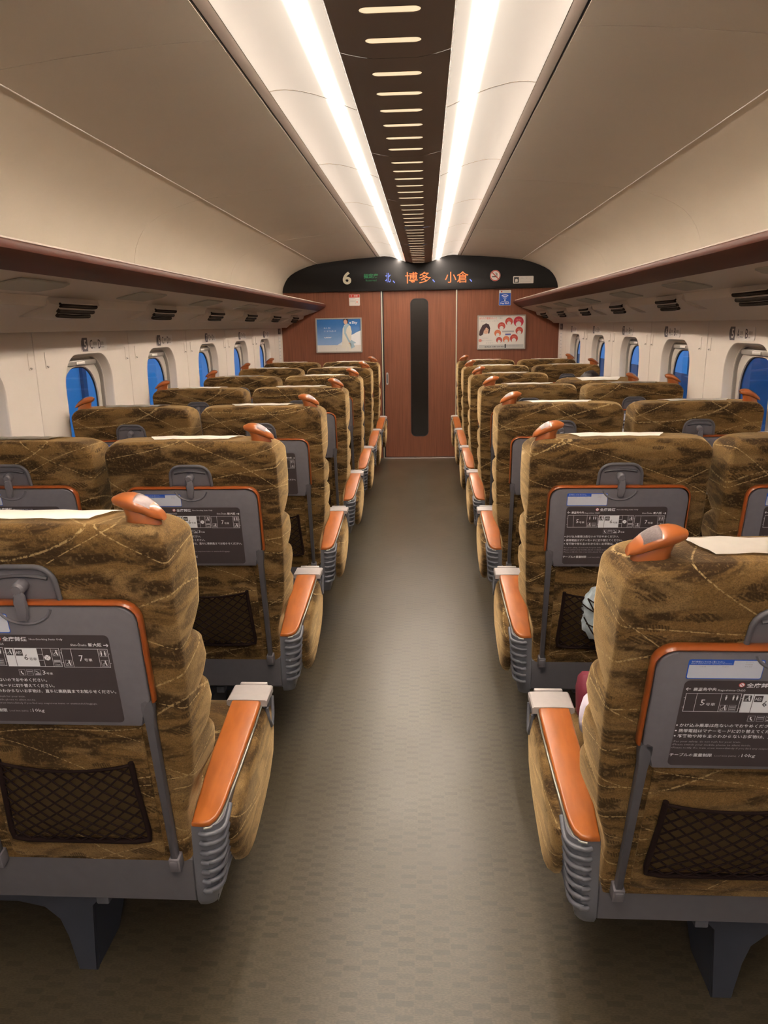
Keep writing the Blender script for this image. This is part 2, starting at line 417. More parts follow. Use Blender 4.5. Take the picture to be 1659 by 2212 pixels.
for s in (-1, 1):
    ys = seams(2.17, 2.08)
    for a, b in zip(ys[:-1], ys[1:]):
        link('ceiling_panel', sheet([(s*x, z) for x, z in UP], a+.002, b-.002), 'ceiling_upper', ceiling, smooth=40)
    ys = seams(4.24, 2.08)
    for a, b in zip(ys[:-1], ys[1:]):
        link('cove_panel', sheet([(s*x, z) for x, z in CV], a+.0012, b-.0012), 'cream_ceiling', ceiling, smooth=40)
    bm = BM(); tube(bm, [(s*1.1225, y, 2.1965) for y in (YB, W)], .0032, 6); link('ceiling_bead', bm, 'label_pale', ceiling)
    bm = sheet([(s*.432, 2.263), (s*.440, 2.257), (s*.462, 2.2545)], YB, W); link('ceiling_trim', bm, 'ceiling_trim', ceiling)
    bm = sheet([(s*.10, 2.30), (s*1.62, 2.30), (s*1.66, 1.75)], YB, W); link('ceiling_backing', bm, 'black_gap', ceiling)
# centre strip with slots
PER = 1.14; SLOT0 = 2.247; GAP0 = 2.125
def vz(x): return 2.178 + .020*(abs(x)/.142)**2
yb = [GAP0+PER*k for k in range(-4, 7)]
def ring_plate(bm, x0, x1, y0, y1, hole, yc):
    cs = [(x1, y1), (x0, y1), (x0, y0), (x1, y0)]; out = []
    for x, y in hole:
        dx, dy = x/.068, (y-yc)/.017; m_ = max(abs(dx), abs(dy)) or 1; dx, dy = dx/m_, dy/m_
        out.append([dx*x1, (yc+dy*(y1-yc)) if dy > 0 else (yc+dy*(yc-y0))])
    for c in cs:
        j = min(range(len(out)), key=lambda i: ((out[i][0]-c[0])/.075)**2+((out[i][1]-c[1])/.09)**2); out[j] = list(c)
    A = [bm.verts.new((x, y, vz(x))) for x, y in hole]
    bridge(bm, A, [(x, y, vz(x)) for x, y in out])
    bridge(bm, A, [(x, y, vz(x)+.0015) for x, y in hole])
for k, y0 in enumerate(yb):
    y1 = min(y0+PER, W)
    if y0 >= W: continue
    bm = BM()
    cells = [y0+.0015] + [y0+.122+.179*(i+.5) for i in range(5)] + [min(y0+PER, W)-.0015]
    slots = [y0+.122+.179*i for i in range(6)]
    for i in range(6):
        c0, c1 = cells[i], cells[i+1]
        if c1 <= c0+.01: break
        yc = slots[i]; holes = []
        if yc+.03 < c1: holes = [[(p[0], p[1] + .012*(p[0]/.07)**2 - .006) for p in rrect(0, yc, .136, .034, .0168, 4)]]
        c1 = min(c1, W-.0015)
        if holes: ring_plate(bm, -.075, .075, c0, c1, holes[0], yc)
        else: loft(bm, [[(x, y, vz(x)) for x in (-.075, -.03, 0, .03, .075)] for y in (c0, c1)], close=False, cap0=False, cap1=False)
        for s in (-1, 1):
            xs = [.075, .10, .125, .142]
            loft(bm, [[(s*x, y, vz(x)) for x in xs] for y in (c0, c1)], close=False, cap0=False, cap1=False)
            loft(bm, [[(s*.142, y, vz(.142)), (s*.146, y, vz(.142)+.02)] for y in (c0, c1)], close=False, cap0=False, cap1=False)
    bmesh.ops.remove_doubles(bm, verts=bm.verts, dist=.0002)
    pn = link('centre_panel', bm, 'vent_brown', ceiling, smooth=30)
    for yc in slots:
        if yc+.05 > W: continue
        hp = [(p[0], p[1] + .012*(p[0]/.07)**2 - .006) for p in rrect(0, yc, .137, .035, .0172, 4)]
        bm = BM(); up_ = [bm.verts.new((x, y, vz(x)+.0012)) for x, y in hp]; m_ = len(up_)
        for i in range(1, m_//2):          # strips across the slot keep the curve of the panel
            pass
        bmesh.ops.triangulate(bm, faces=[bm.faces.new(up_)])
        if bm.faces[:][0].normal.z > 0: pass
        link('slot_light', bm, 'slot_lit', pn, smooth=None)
# light covers: one lamp per segment
CS = [(.430, 2.262), (.405, 2.2655), (.378, 2.266), (.345, 2.263), (.310, 2.256), (.280, 2.2485), (.250, 2.239), (.214, 2.226), (.180, 2.212), (.1475, 2.199)]
js = seams(2.652, PER)
for si, s in enumerate((-1, 1)):
    for k, (a, b) in enumerate(zip(js[:-1], js[1:])):
        nth = (('behind the camera, %s' % ['farthest back', 'third back', 'second back', 'just behind it'][min(k, 3)]) if b < 1.6 else ['at the top edge of the picture', 'second along', 'third along', 'fourth along', 'fifth along', 'sixth along', 'seventh along', 'seventh'][max(0, k-3)])
        if b > W-.01: nth = 'touching the black band'
        t = thing('ceiling_light', 'ceiling light cover %s of the slotted strip, %s' % ('left' if s < 0 else 'right', nth), 'ceiling light', (0, a, 0), 'light covers along the ceiling')
        bm = sheet([(s*x, z) for x, z in CS], .003, b-a-.003, th=.003)
        link('diffuser', bm, 'light_diffuser', t, smooth=60)
        bm = sheet([(s*x, z-.0015) for x, z in CS], b-a-.006, b-a-.0005, th=.004)
        link('cover_joint', bm, 'cover_joint' if 'cover_joint' in MATS else 'label_pale', t, smooth=60)

# ---------------- side walls
YC0 = 3.60; WP = 1.02
def seat_sign(side, y, num, last=False):
    pr = Print(); L = .29; H = .064; K_ = 1.34
    pts = rrect(0, 0, L, H, .012, 5); pr.poly(pts, 'label_pale', 0)
    pr.poly([(-L/2+.012, -H/2), (-L/2+.068, -H/2), (-L/2+.068, H/2), (-L/2+.012, H/2), (-L/2+.002, H/2-.016), (-L/2, 0), (-L/2+.002, -H/2+.016)], 'label_slate', 1)
    pr.text(str(num), -.116, -.088, -.022, .022, 'label_pale', 2, bold=.02)
    a, b = ('C', 'D') if side < 0 else ('A', 'B')
    A_, B_ = (('通路側', 'Aisle'), ('窓側', 'Window')) if side < 0 else (('窓側', 'Window'), ('通路側', 'Aisle'))
    for ch, (ja, en), x0 in ((a, A_, -.052), (b, B_, .042)):
        pr.text(ch, x0, x0+.030, -.022, .022, 'label_slate', 1, bold=.01)
        w2 = .044 if len(ja) == 3 else .030
        pr.text(ja, x0+.034, x0+.034+w2, -.006, .012, 'label_slate', 1); pr.text(en, x0+.034, x0+.034+(.022 if en == 'Aisle' else .036), -.020, -.010, 'label_slate', 1)
    me = pr.mesh((lambda x, y_, l: (.0030+l, x, y_)) if side < 0 else (lambda x, y_, l: (-.0030-l, -x, y_)))
    t = thing('seat_number_sign', 'pale seat sign reading %s with letters %s and %s above a %s wall window' % ({5: 'five', 6: 'six', 7: 'seven', 8: 'eight', 9: 'nine'}[num], a, b, 'left' if side < 0 else 'right'), 'sign', (side*XW, y, 1.452), 'seat number signs')
    bm = BM()
    prism(bm, rrect(0, 0, L, H, .012, 5), side*0.0, -side*.0025, 'x', .0006, 1); link('plate', bm, 'label_pale', t)
    link('lettering', me, None, t)
for s in (-1, 1):
    sd = 'left' if s < 0 else 'right'
    wall = struct_empty('wall_'+sd)
    def PW(p, d=0.0): return (s*(XW+d), p[0], p[1])
    for k in range(-5, 5):
        yc = YC0+WP*k
        y0, y1 = yc-WP/2, yc+WP/2
        if k == 4: y1 = yc+WP/2
        # wall panel with its rounded opening and the splayed reveal
        bm = BM(); nn = 8
        hole = rrect(yc, 1.095, .525, .63, .145, nn)
        bev = .004
        outer = [(y0+bev, 0.0), (y1-bev, 0.0), (y1-bev, 1.62), (y0+bev, 1.62)]
        loops = plate_with_holes(bm, outer, [hole], PW)
        ov = loops[0]
        bridge(bm, ov, [PW((y0+.0015, 0), .006), PW((y1-.0015, 0), .006), PW((y1-.0015, 1.62), .006), PW((y0+.0015, 1.62), .006)])
        v = loops[1]
        for wq, hq, rq, dq in ((.520, .625, .143, .002), (.516, .620, .141, .007), (.506, .605, .135, .038), (.503, .602, .134, .043), (.496, .595, .131, .044)):
            v = bridge(bm, v, [PW(p, dq) for p in rrect(yc, 1.095, wq, hq, rq, nn)])
        v = bridge(bm, v, [PW(p, .050) for p in rrect(yc, 1.095, .496, .595, .131, nn)])
        link('wall_panel', bm, 'cream_wall', wall, smooth=30)
        if y1 < .0: continue
        # window: metal frame, blind slot, inner plate, gasket, glass
        wn = struct_empty('window_%d' % (k+6 + (10 if s > 0 else 0)))
        bm = BM(); L0 = [bm.verts.new(PW(p, .0435)) for p in rrect(yc, 1.095, .497, .596, .131, nn)]
        v = bridge(bm, L0, [PW(p, .046) for p in rrect(yc, 1.095, .488, .588, .128, nn)])
        v = bridge(bm, v, [PW(p, .060) for p in rrect(yc, 1.095, .484, .584, .126, nn)])
        v = bridge(bm, v, [PW(p, .060) for p in rrect(yc, 1.095, .458, .560, .118, nn)])
        v = bridge(bm, v, [PW(p, .053) for p in rrect(yc, 1.095, .456, .558, .118, nn)])
        link('window_frame', bm, 'frame_metal', wn, smooth=30)
        bm = BM(); loops = plate_with_holes(bm, rrect(yc, 1.095, .462, .562, .118, nn), [rrect(yc, 1.085, .395, .525, .165, nn)], lambda p: PW(p, .056))
        bridge(bm, loops[1], [PW(p, .066) for p in rrect(yc, 1.085, .388, .518, .162, nn)])
        link('inner_plate', bm, 'inner_plate', wn, smooth=30)
        bm = BM(); tube(bm, [PW(p, .066) for p in rrect(yc, 1.085, .390, .520, .163, nn)], .0045, 6, True); link('gasket', bm, 'gasket', wn)
        bm = BM(); prism(bm, rrect(yc, 1.085, .39, .52, .163, nn), s*(XW+.068), s*(XW+.073), 'x'); link('pane', bm, 'window_glass', wn, smooth=None)
        bm = BM(); box(bm, s*(XW+.046), s*(XW+.058), yc-.185, yc+.185, 1.352, 1.378, .005); cs = link('blind_case', bm, 'frame_metal', wn)
        bm = BM(); box(bm, s*(XW+.040), s*(XW+.048), yc-.045, yc+.045, 1.357, 1.372, .003); link('blind_handle', bm, 'label_pale', cs)
        if 5+k <= 9 and k >= 0: seat_sign(s, yc+.075, 5+k)
        # coat hooks on the pier towards the camera
        for dy in (-.56, -.42):
            if yc+dy < 1.2 : continue
            where = {0: 'before window five', 1: 'before window six', 2: 'before window seven', 3: 'before window eight', 4: 'before window nine'}.get(k, 'before the nearest window')
            t = thing('coat_hook', 'cream coat hook, %s wall, %s, %s of pair' % (sd, where, 'nearer' if dy < -.5 else 'farther'), 'hook', (s*XW, yc+dy, 1.395), 'coat hooks on the piers')
            bm = BM(); box(bm, -s*.000, -s*.003, -.007, .007, -.035, .035, .0012, 1); link('back_plate', bm, 'cream_wall', t)
            bm = BM(); tube(bm, [(-s*.005, 0, -.024), (-s*.010, 0, -.030), (-s*.012, 0, -.026)], .003, 6); link('hook_arm', bm, 'frame_metal', t)
    yl = YC0+WP*4.5
    bm = BM(); box(bm, s*XW, s*(XW+.02), yl+.003, W, 0, 1.62, .003, 1); link('wall_panel', bm, 'cream_wall', wall)
    # boxed lower edge of the pier beside seats (heater duct)
    bm = BM(); box(bm, s*(XW-.05), s*(XW+.01), YB, W, .0, .16, .01); link('baseboard_'+sd, bm, 'grey_plastic', kind='structure')
    # outer skin under and between windows keeps daylight to the panes
    # overhead duct and luggage rack
    rack = thing('luggage_rack', 'long brown-edged overhead luggage rack along the %s side' % sd, 'luggage rack', (s*1.3, 0, 1.6), 'overhead luggage racks')
    def Rk(x, z): return (s*x - s*1.3, z-1.6)
    bm = sheet([Rk(x, z) for x, z in [(1.085, 1.764), (1.068, 1.766), (1.056, 1.760), (1.053, 1.750), (1.056, 1.738), (1.075, 1.725), (1.105, 1.708), (1.144, 1.692)]], YB, W, th=.004)
    link('rack_edge', bm, 'rack_brown', rack)
    bm = BM(); tube(bm, [(Rk(1.072, 1.768)[0], y, Rk(1.072, 1.768)[1]) for y in (YB, W)], .004, 6); link('edge_bead', bm, 'duct_cream', rack)
    bm = sheet([Rk(x, z) for x, z in [(1.07, 1.750), (1.30, 1.725), (1.54, 1.735)]], YB, W, th=.004); link('rack_deck', bm, 'duct_cream', rack)
    bm = sheet([Rk(x, z) for x, z in [(1.144, 1.692), (1.18, 1.678), (1.24, 1.660), (1.305, 1.640)]], YB, W, th=.004); link('underside_panel', bm, 'duct_cream', rack)
    bm = sheet([Rk(x, z) for x, z in [(1.320, 1.606), (1.37, 1.592), (1.43, 1.566), (1.475, 1.540), (1.500, 1.520), (1.510, 1.514), (1.57, 1.514)]], YB, W, th=.004); link('duct_cover', bm, 'duct_cream', rack)
    # the lip between underside and duct is broken by the vents
    y = 2.96-1.01*4
    ends = []
    while y < W: ends.append(y); y += 1.01
    prev = YB
    for e in ends+[W+.3]:
        a, b = prev, min(e-.21, W)
        if b-a > .1:
            bm = sheet([Rk(x, z) for x, z in [(1.300, 1.641), (1.306, 1.634), (1.314, 1.612), (1.322, 1.605)]], a, b, th=.004); link('duct_lip', bm, 'cream_wall', rack)
        prev = e+.21
    for j, e in enumerate(ends):
        if e < 1.7 or e+.2 > W: continue
        word = ['nearest the camera', 'second from the camera', 'third from the camera', 'fourth from the camera', 'fifth from the camera', 'sixth from the camera', 'last before the end wall', 'last'][max(0, j-3)]
        t = thing('air_vent', 'dark slatted air vent under the %s rack, %s' % (sd, word), 'air vent', (s*1.36, e, 1.60), 'air vents under the racks')
        bm = BM(); pts = []
        for yy, g in ((-.215, 0), (-.17, .5), (-.10, 1), (0, 1.0), (.10, 1), (.17, .5), (.215, 0)):
            pts.append([(s*(-.055-.006*g), yy, .040), (s*(-.062-.012*g), yy, .018-.014*g), (s*(-.030-.010*g), yy, -.008-.022*g), (s*.020, yy, -.030-.010*g), (s*.060, yy, -.032), (s*.06, yy, .04)])
        loft(bm, pts); link('vent_body', bm, 'duct_cream', t)
        for q, (xx, zz, hw) in enumerate(((-.075, .014, .155), (-.057, -.006, .150), (-.038, -.022, .135))):
            bm = BM(); P_ = []
            for i in range(9):
                yy = -hw+2*hw*i/8; c = 1-(yy/hw)**2*.35
                P_.append((s*(xx*c+(-.05)*(1-c)-.004), yy, zz-.004*c))
            tube(bm, P_, .0090, 8, flat=1.0); link('slat_gap', bm, 'slat_dark', t)
            bm = BM(); tube(bm, [(p[0]-s*.006, p[1], p[2]+.0075) for p in P_], .0025, 6); link('slat', bm, 'duct_cream', t)
    # grey access covers on the underside
    y = 2.45-1.01*2
    n_ = 0
    while y < W-.2:
        bm = BM(); x0, x1 = 1.170, 1.262
        prism(bm, [(s*x0-s*1.3+0, y-.12+.0), (s*x0-s*1.3, y+.20), (s*(x0+.03)-s*1.3, y+.215), (s*x1-s*1.3, y+.13), (s*x1-s*1.3, y-.19), (s*(x0+.05)-s*1.3, y-.16)], -.0, -.006, 'z', .001, 1)
        M = Matrix.Translation((0, 0, 0)); 
        for v in bm.verts:
            X = abs(v.co.x+s*1.3); v.co.z += (1.678-(X-1.18)*.30) - 1.6 - .001
        link('access_cover', bm, 'panel_grey', rack); y += 1.01

# ---------------- end wall
wf = struct_empty('wall_far')
bm = BM(); box(bm, -1.66, -.430, W, W+.06, 0, 2.32); link('wall_board', bm, 'end_wall_wood', wf)
bm = BM(); box(bm, .430, 1.66, W, W+.06, 0, 2.32); link('wall_board', bm, 'end_wall_wood', wf)
bm = BM(); box(bm, -.430, .430, W, W+.06, 1.90, 2.32); link('wall_board', bm, 'end_wall_wood', wf)
bm = BM(); box(bm, -.430, .430, W+.07, W+.09, -.01, 1.95); link('wall_board', bm, 'black_gap', wf)
bm = BM(); box(bm, -.424, -.412, W-.006, W+.02, 0, 1.90, .002, 1); link('trim_1', bm, 'jamb_metal', kind='structure')
bm = BM(); box(bm, .415, .427, W-.006, W+.02, 0, 1.90, .002, 1); link('trim_2', bm, 'jamb_metal', kind='structure')
bm = BM(); box(bm, -.415, .42, W-.05, W+.0, 0, .006, .001, 1); link('trim_3', bm, 'cap_silver', kind='structure')
dr = struct_empty('door_1')
bm = BM(); loops = plate_with_holes(bm, [(-.398, .010), (.415, .010), (.415, 1.905), (-.398, 1.905)], [rrect(.004, 1.030, .196, 1.55, .055, 6)], lambda p: (p[0], W+.012, p[1]))
bridge(bm, loops[0], [(v.co.x, W+.045, v.co.z) for v in loops[0]])
bridge(bm, loops[1], [(v.co.x*1.0, W+.020, v.co.z) for v in loops[1]])
link('door_leaf', bm, 'end_wall_wood', dr, smooth=30)
bm = BM(); prism(bm, rrect(.004, 1.030, .196, 1.55, .055, 6), W+.019, W+.024, 'y'); link('door_window', bm, 'dark_glass', dr, smooth=None)
bm = BM(); tube(bm, [(p[0], W+.012, p[1]) for p in rrect(.004, 1.030, .198, 1.552, .056, 6)], .0035, 6, True); link('window_seal', bm, 'gasket', dr)
bm = BM(); box(bm, -.412, -.399, W+.004, W+.04, .01, 1.90); link('door_edge_seal', bm, 'band_black', dr)
bm = BM(); prism(bm, rrect(-.369, .925, .026, .14, .012, 5), W+.013, W+.004, 'y', .002, 1); hd = link('door_handle', bm, 'cap_silver', dr)
bm = BM(); prism(bm, rrect(-.369, .925, .013, .10, .006, 5), W+.0045, W+.002, 'y'); link('handle_recess', bm, 'dark_grey_plastic', hd, smooth=None)

# display band above the door
band = thing('display_band', 'curved black band over the door with car number and lit destination text', 'display board', (0, W, 1.9))
half = [(1.532, 1.895), (1.530, 1.93), (1.515, 1.975), (1.497, 2.012), (1.468, 2.050), (1.43, 2.083), (1.38, 2.112), (1.32, 2.139), (1.24, 2.168), (1.124, 2.199), (1.0, 2.213), (.874, 2.226), (.677, 2.243), (.50, 2.252), (.445, 2.256), (.378, 2.262), (.32, 2.257), (.28, 2.247), (.214, 2.226), (.147, 2.197), (.10, 2.187), (.05, 2.180)]
pts = [(-x, z-1.9) for x, z in half] + [(0, .278)] + [(x, z-1.9) for x, z in half[::-1]]
bm = BM(); prism(bm, pts, -.035, 0.0, 'y', .004, 2); link('band_panel', bm, 'band_black', band)
pr = Print()
LZ = -1.9
pr.text('6', -.846, -.752, 1.972+LZ, 2.108+LZ, 'cream_digit', 1, bold=.03, res=6)
pr.text('指定席', -.612, -.452, 2.030+LZ, 2.082+LZ, 'led_green', 1, bold=.03); pr.text('Reserved', -.590, -.470, 2.000+LZ, 2.020+LZ, 'led_green', 1)
pr.text('北', -.372, -.312, 1.985+LZ, 2.085+LZ, 'led_blue', 1, bold=.006); pr.text('、', -.290, -.264, 1.975+LZ, 2.004+LZ, 'led_blue', 1, bold=.01)
pr.text('博多', -.150, .135, 1.968+LZ, 2.090+LZ, 'led_orange', 1, bold=.004); pr.text('、', .150, .180, 1.975+LZ, 2.008+LZ, 'led_blue', 1, bold=.01)
pr.text('小倉', .290, .548, 1.966+LZ, 2.086+LZ, 'led_orange', 1, bold=.004); pr.text('、', .560, .590, 1.972+LZ, 2.004+LZ, 'led_blue', 1, bold=.01)
link('display_writing', pr.mesh(lambda x, y, l: (x, -.0357-l, y)), None, band)
def wall_card(name, label, cat, x0, x1, z0, z1, art, frame=None, th=.006, yoff=0.0, r=.004):
    cx_, cz_ = (x0+x1)/2, (z0+z1)/2; w_, h_ = x1-x0, z1-z0
    t = thing(name, label, cat, (cx_, W-yoff, cz_))
    bm = BM(); prism(bm, rrect(0, 0, w_, h_, r, 4), -th, -.0003, 'y', .0008, 1); link('backing', bm, frame or 'print_paper', t)
    pr = Print(); art(pr, w_, h_); link('print', pr.mesh(lambda x, y, l: (x, -th-.0006-l, y)), None, t)
    return t
def art_nosmoke(p, w_, h_):
    p.circ(0, 0, w_/2, 'print_red', 0, 40); p.circ(0, 0, w_/2*.84, 'label_pale', 1, 40)
    p.rect(-w_*.30, w_*.14, -h_*.14, -h_*.06, 'print_black', 2); p.rect(w_*.17, w_*.21, -h_*.14, -h_*.06, 'print_black', 2)
    p.line(w_*.05, h_*.28, w_*.12, 0, w_*.05, 'print_black', 2); p.line(w_*.15, h_*.26, w_*.20, 0, w_*.05, 'print_black', 2)
    p.line(-w_*.29, h_*.29, w_*.29, -h_*.29, w_*.09, 'print_red', 3)
t = thing('no_smoking_sign', 'round red and white no smoking sign on black band', 'sign', (.842, W-.035, 2.033))
bm = BM(); cyl(bm, (0, 0, 0), (0, -.004, 0), .058, n=32); link('backing', bm, 'print_paper', t)
pr = Print(); art_nosmoke(pr, .114, .114); link('print', pr.mesh(lambda x, y, l: (x, -.0046-l, y)), None, t)
def art_st(p, w_, h_):
    p.rect(-w_*.46, -w_*.22, -h_*.38, h_*.38, 'print_black', 0); p.circ(-w_*.34, -h_*.05, w_*.07, 'print_paper', 1); p.line(-w_*.42, -h_*.28, -w_*.27, -h_*.20, .008, 'print_paper', 1)
    p.text('お荷物にご注意ください', -w_*.18, w_*.42, h_*.12, h_*.30, 'print_grey', 1); p.text('Please watch your step', -w_*.18, w_*.40, -h_*.1, h_*.02, 'print_grey', 1); p.rect(-w_*.18, w_*.36, -h_*.24, -h_*.21, 'print_grey', 1)
wall_card('notice_sticker', 'small white rectangular sticker at right end of the black band', 'sticker', 1.040, 1.262, 1.945, 2.022, art_st, th=.003, yoff=.035, r=.008)
def art_redtop(p, w_, h_):
    p.rect(-w_/2+.002, w_/2-.002, h_*.20, h_/2-.002, 'print_red', 0); p.text('禁煙', -w_*.05, w_*.30, h_*.26, h_*.42, 'print_paper', 1); p.line(-w_*.28, h_*.28, -w_*.28, h_*.42, .006, 'print_paper', 1)
    for i in range(3): p.rect(-w_*.40, w_*.05, h_*(.08-.12*i), h_*(.11-.12*i), 'print_grey', 1)
    p.frame(w_*.08, w_*.40, -h_*.36, h_*.02, .003, 'print_grey', 1); p.circ(w_*.24, -h_*.18, w_*.08, 'print_pale_red', 1)
wall_card('notice_sticker', 'small white sticker with red top on end wall left of the door', 'sticker', -.786, -.664, 1.742, 1.868, art_redtop, th=.002, r=.008)
def art_wifi(p, w_, h_):
    p.rect(-w_/2+.003, w_/2-.003, -h_/2+.003, h_*.30, 'print_blue', 0)
    p.circ(-w_*.28, h_*.40, w_*.06, 'print_red', 1); p.text('Shinkansen', -w_*.15, w_*.38, h_*.36, h_*.43, 'print_grey', 1)
    c = (0, -h_*.16)
    for r_ in (.052, .038, .024):
        a = [pi/2-.62+1.24*k/10 for k in range(11)]
        p.poly([(c[0]+r_*1.9*cos(q)*.66, c[1]+r_*1.9*sin(q)*.62) for q in a]+[(c[0]+(r_-.006)*1.9*cos(q)*.66, c[1]+(r_-.006)*1.9*sin(q)*.62) for q in a[::-1]], 'print_white', 1)
    p.circ(0, -h_*.155, .008, 'print_white', 1); p.text('Free Wi-Fi', -w_*.36, w_*.36, -h_*.42, -h_*.30, 'print_white', 1, bold=.02); p.rect(-w_*.3, w_*.3, -h_*.26, -h_*.24, 'print_white', 1)
wall_card('wifi_sticker', 'blue and white wireless internet sticker above the right poster', 'sticker', .892, 1.024, 1.715, 1.880, art_wifi, th=.002, r=.006)
def art_left(p, w_, h_):
    p.rect(-w_/2, w_/2, -h_/2, h_/2, 'poster_sky', 0)
    p.poly([(w_*.20, -h_*.05), (w_*.34, h_*.04), (w_*.42, h_*.10), (w_/2, h_*.14), (w_/2, -h_*.31), (-w_*.05, -h_*.31), (w_*.05, -h_*.22)], 'print_white', 2)
    p.rect(-w_/2, w_/2, -h_/2, -h_*.30, 'print_paper', 2)
    p.poly([(.03, -.14), (.045, .075), (.065, .115), (.105, .125), (.135, .10), (.148, .04), (.135, -.075), (.14, -.125)], 'print_coat', 3)   # coat
    p.poly([(.135, -.05), (.195, -.085), (.165, -.095), (.18, -.13), (.14, -.15), (.125, -.09)], 'print_scarf', 3)
    p.poly([(.055, .10), (.10, .13), (.125, .115), (.09, .075), (.08, .03), (.115, -.05), (.135, -.075), (.115, -.085), (.06, .02)], 'print_scarf', 4)
    p.rect(.070, .086, -h_/2, -.13, 'print_coat', 3); p.rect(.110, .130, -h_/2, -.12, 'print_coat', 3)
    p.circ(.080, .150, .022, 'print_skin', 4, ry=.030); p.poly([(.055, .14), (.058, .185), (.080, .20), (.105, .185), (.11, .14), (.102, .125), (.098, .16), (.078, .175), (.063, .165)], 'print_hair', 5)
    p.circ(.118, -.09, .008, 'print_skin', 5)
    p.text('Sky', w_*.30, w_*.43, h_*.33, h_*.43, 'print_white', 3, bold=.03); p.circ(w_*.265, h_*.38, .010, 'print_white', 3)
    p.text('あした、空は', -w_*.34, -w_*.19, h_*.20, h_*.26, 'print_white', 3); p.text('どこまでも青い冬', -w_*.34, -w_*.06, h_*.11, h_*.16, 'print_white', 3)
    p.text('Sky株式会社', -w_*.34, -w_*.16, -h_*.09, -h_*.04, 'print_white', 3, bold=.03)
    p.circ(-w_*.06, -h_*.42, .004, 'print_grey', 3)
def sky_print(n, p):
    t = N(n, 'ShaderNodeTexCoord'); sz = N(n, 'ShaderNodeSeparateXYZ'); n.links.new(t.outputs['Object'], sz.inputs[0])
    wob = mul(n, sz.outputs['Z'], mul(n, noise(n, mapped(n, (6, 6, 9), rnd=False), 1.0, 3), .12), 'ADD')
    n.links.new(mixc(n, ramp(n, wob, -.10, .22), (.30, .46, .74), (.030, .17, .50)), p.inputs['Base Color'])
mat('poster_sky', rough=.4, build=sky_print)
def framed(label, x0, x1, z0, z1, art):
    t = thing('poster', label, 'poster', ((x0+x1)/2, W, (z0+z1)/2)); w_, h_ = x1-x0, z1-z0
    bm = BM(); loops = plate_with_holes(bm, rrect(0, 0, w_, h_, .004, 2), [rrect(0, 0, w_-.026, h_-.026, .002, 2)], lambda p: (p[0], -.016, p[1]))
    bridge(bm, loops[0], [(v.co.x, -.0003, v.co.z) for v in loops[0]]); bridge(bm, loops[1], [(v.co.x, -.008, v.co.z) for v in loops[1]]); link('poster_frame', bm, 'frame_metal', t, smooth=30)
    bm = BM(); box(bm, -w_/2+.010, w_/2-.010, -.009, -.001, -h_/2+.010, h_/2-.010); link('poster_sheet', bm, 'print_paper', t)
    pr = Print(); art(pr, w_-.028, h_-.028); link('poster_print', pr.mesh(lambda x, y, l: (x, -.0095-l, y)), None, t)
framed('framed blue sky poster of a person in a white coat, left of the door', -1.176, -.648, 1.227, 1.612, art_left)
def art_right(p, w_, h_):
    def X(u): return (u/1300-.5)*w_
    def Y(v): return (.5-v/890)*h_
    k = w_/1300
    for x, y, r_, m in ((840-135, 330-20-90+140, 108, 'print_red'), (860, 150, 108, 'print_red'), (1130, 155, 142, 'print_crimson'), (1155, 410, 105, 'print_red'), (545, 470, 95, 'print_orange'), (590, 665, 85, 'print_red'), (790, 650, 95, 'print_orange'), (1010, 620, 112, 'print_red')):
        if (x, r_) == (705, 108): x, y = 650, 275
        p.circ(X(x), Y(y), r_*k, m, 1, 32); p.circ(X(x), Y(y+r_*.52), r_*.55*k, 'print_paper', 2, 24); p.text('便利', X(x-r_*.5), X(x+r_*.5), Y(y-r_*.15), Y(y-r_*.5), 'print_pale_red', 2)
    p.circ(X(210), Y(370), 92*k, 'print_skin', 2, 24, ry=115*k)
    p.poly([(X(15), Y(520)), (X(30), Y(400)), (X(110), Y(240)), (X(210), Y(190)), (X(290), Y(220)), (X(330), Y(330)), (X(310), Y(470)), (X(270), Y(480)), (X(285), Y(360)), (X(220), Y(300)), (X(150), Y(400)), (X(130), Y(500)), (X(60), Y(540))], 'print_hair', 3)
    p.circ(X(190), Y(365), 7*k, 'print_hair', 4, 8); p.circ(X(250), Y(360), 7*k, 'print_hair', 4, 8); p.rect(X(200), X(240), Y(428), Y(420), 'print_red', 4)
    p.text('あなたの電車をもっと', X(20), X(520), Y(85), Y(20), 'print_pale_red', 1, bold=.02); p.text('一緒に', X(540), X(690), Y(75), Y(25), 'print_grey', 1)
    p.text('あなたらしく、いろいろ', X(70), X(560), Y(150), Y(110), 'print_grey', 1)
    p.rect(X(670), X(1010), Y(450), Y(405), 'print_grey', 1); p.rect(X(760), X(920), Y(530), Y(485), 'print_navy', 1)
    p.circ(X(50), Y(670), 45*k, 'print_pale_red', 1); p.text('つながる安心', X(90), X(290), Y(620), Y(590), 'print_grey', 1); p.text('暮らしのお手伝い', X(90), X(400), Y(690), Y(655), 'print_grey', 1); p.text('まかせて！', X(220), X(450), Y(760), Y(725), 'print_grey', 1)
    p.rect(X(15), X(1285), Y(885), Y(790), 'print_palegrey', 1)
    p.text('株式会社 お問い合わせは', X(180), X(730), Y(870), Y(835), 'print_black', 2, bold=.02); p.rect(X(750), X(785), Y(890), Y(780), 'print_black', 2); p.text('0120-000-000', X(800), X(1170), Y(840), Y(800), 'print_grey', 2)
mat('print_crimson', (.52, .03, .06), rough=.5); mat('print_palegrey', (.50, .49, .48), rough=.5)
framed('framed white poster with red circles and a smiling face, right of the door', .656, 1.196, 1.237, 1.613, art_right)
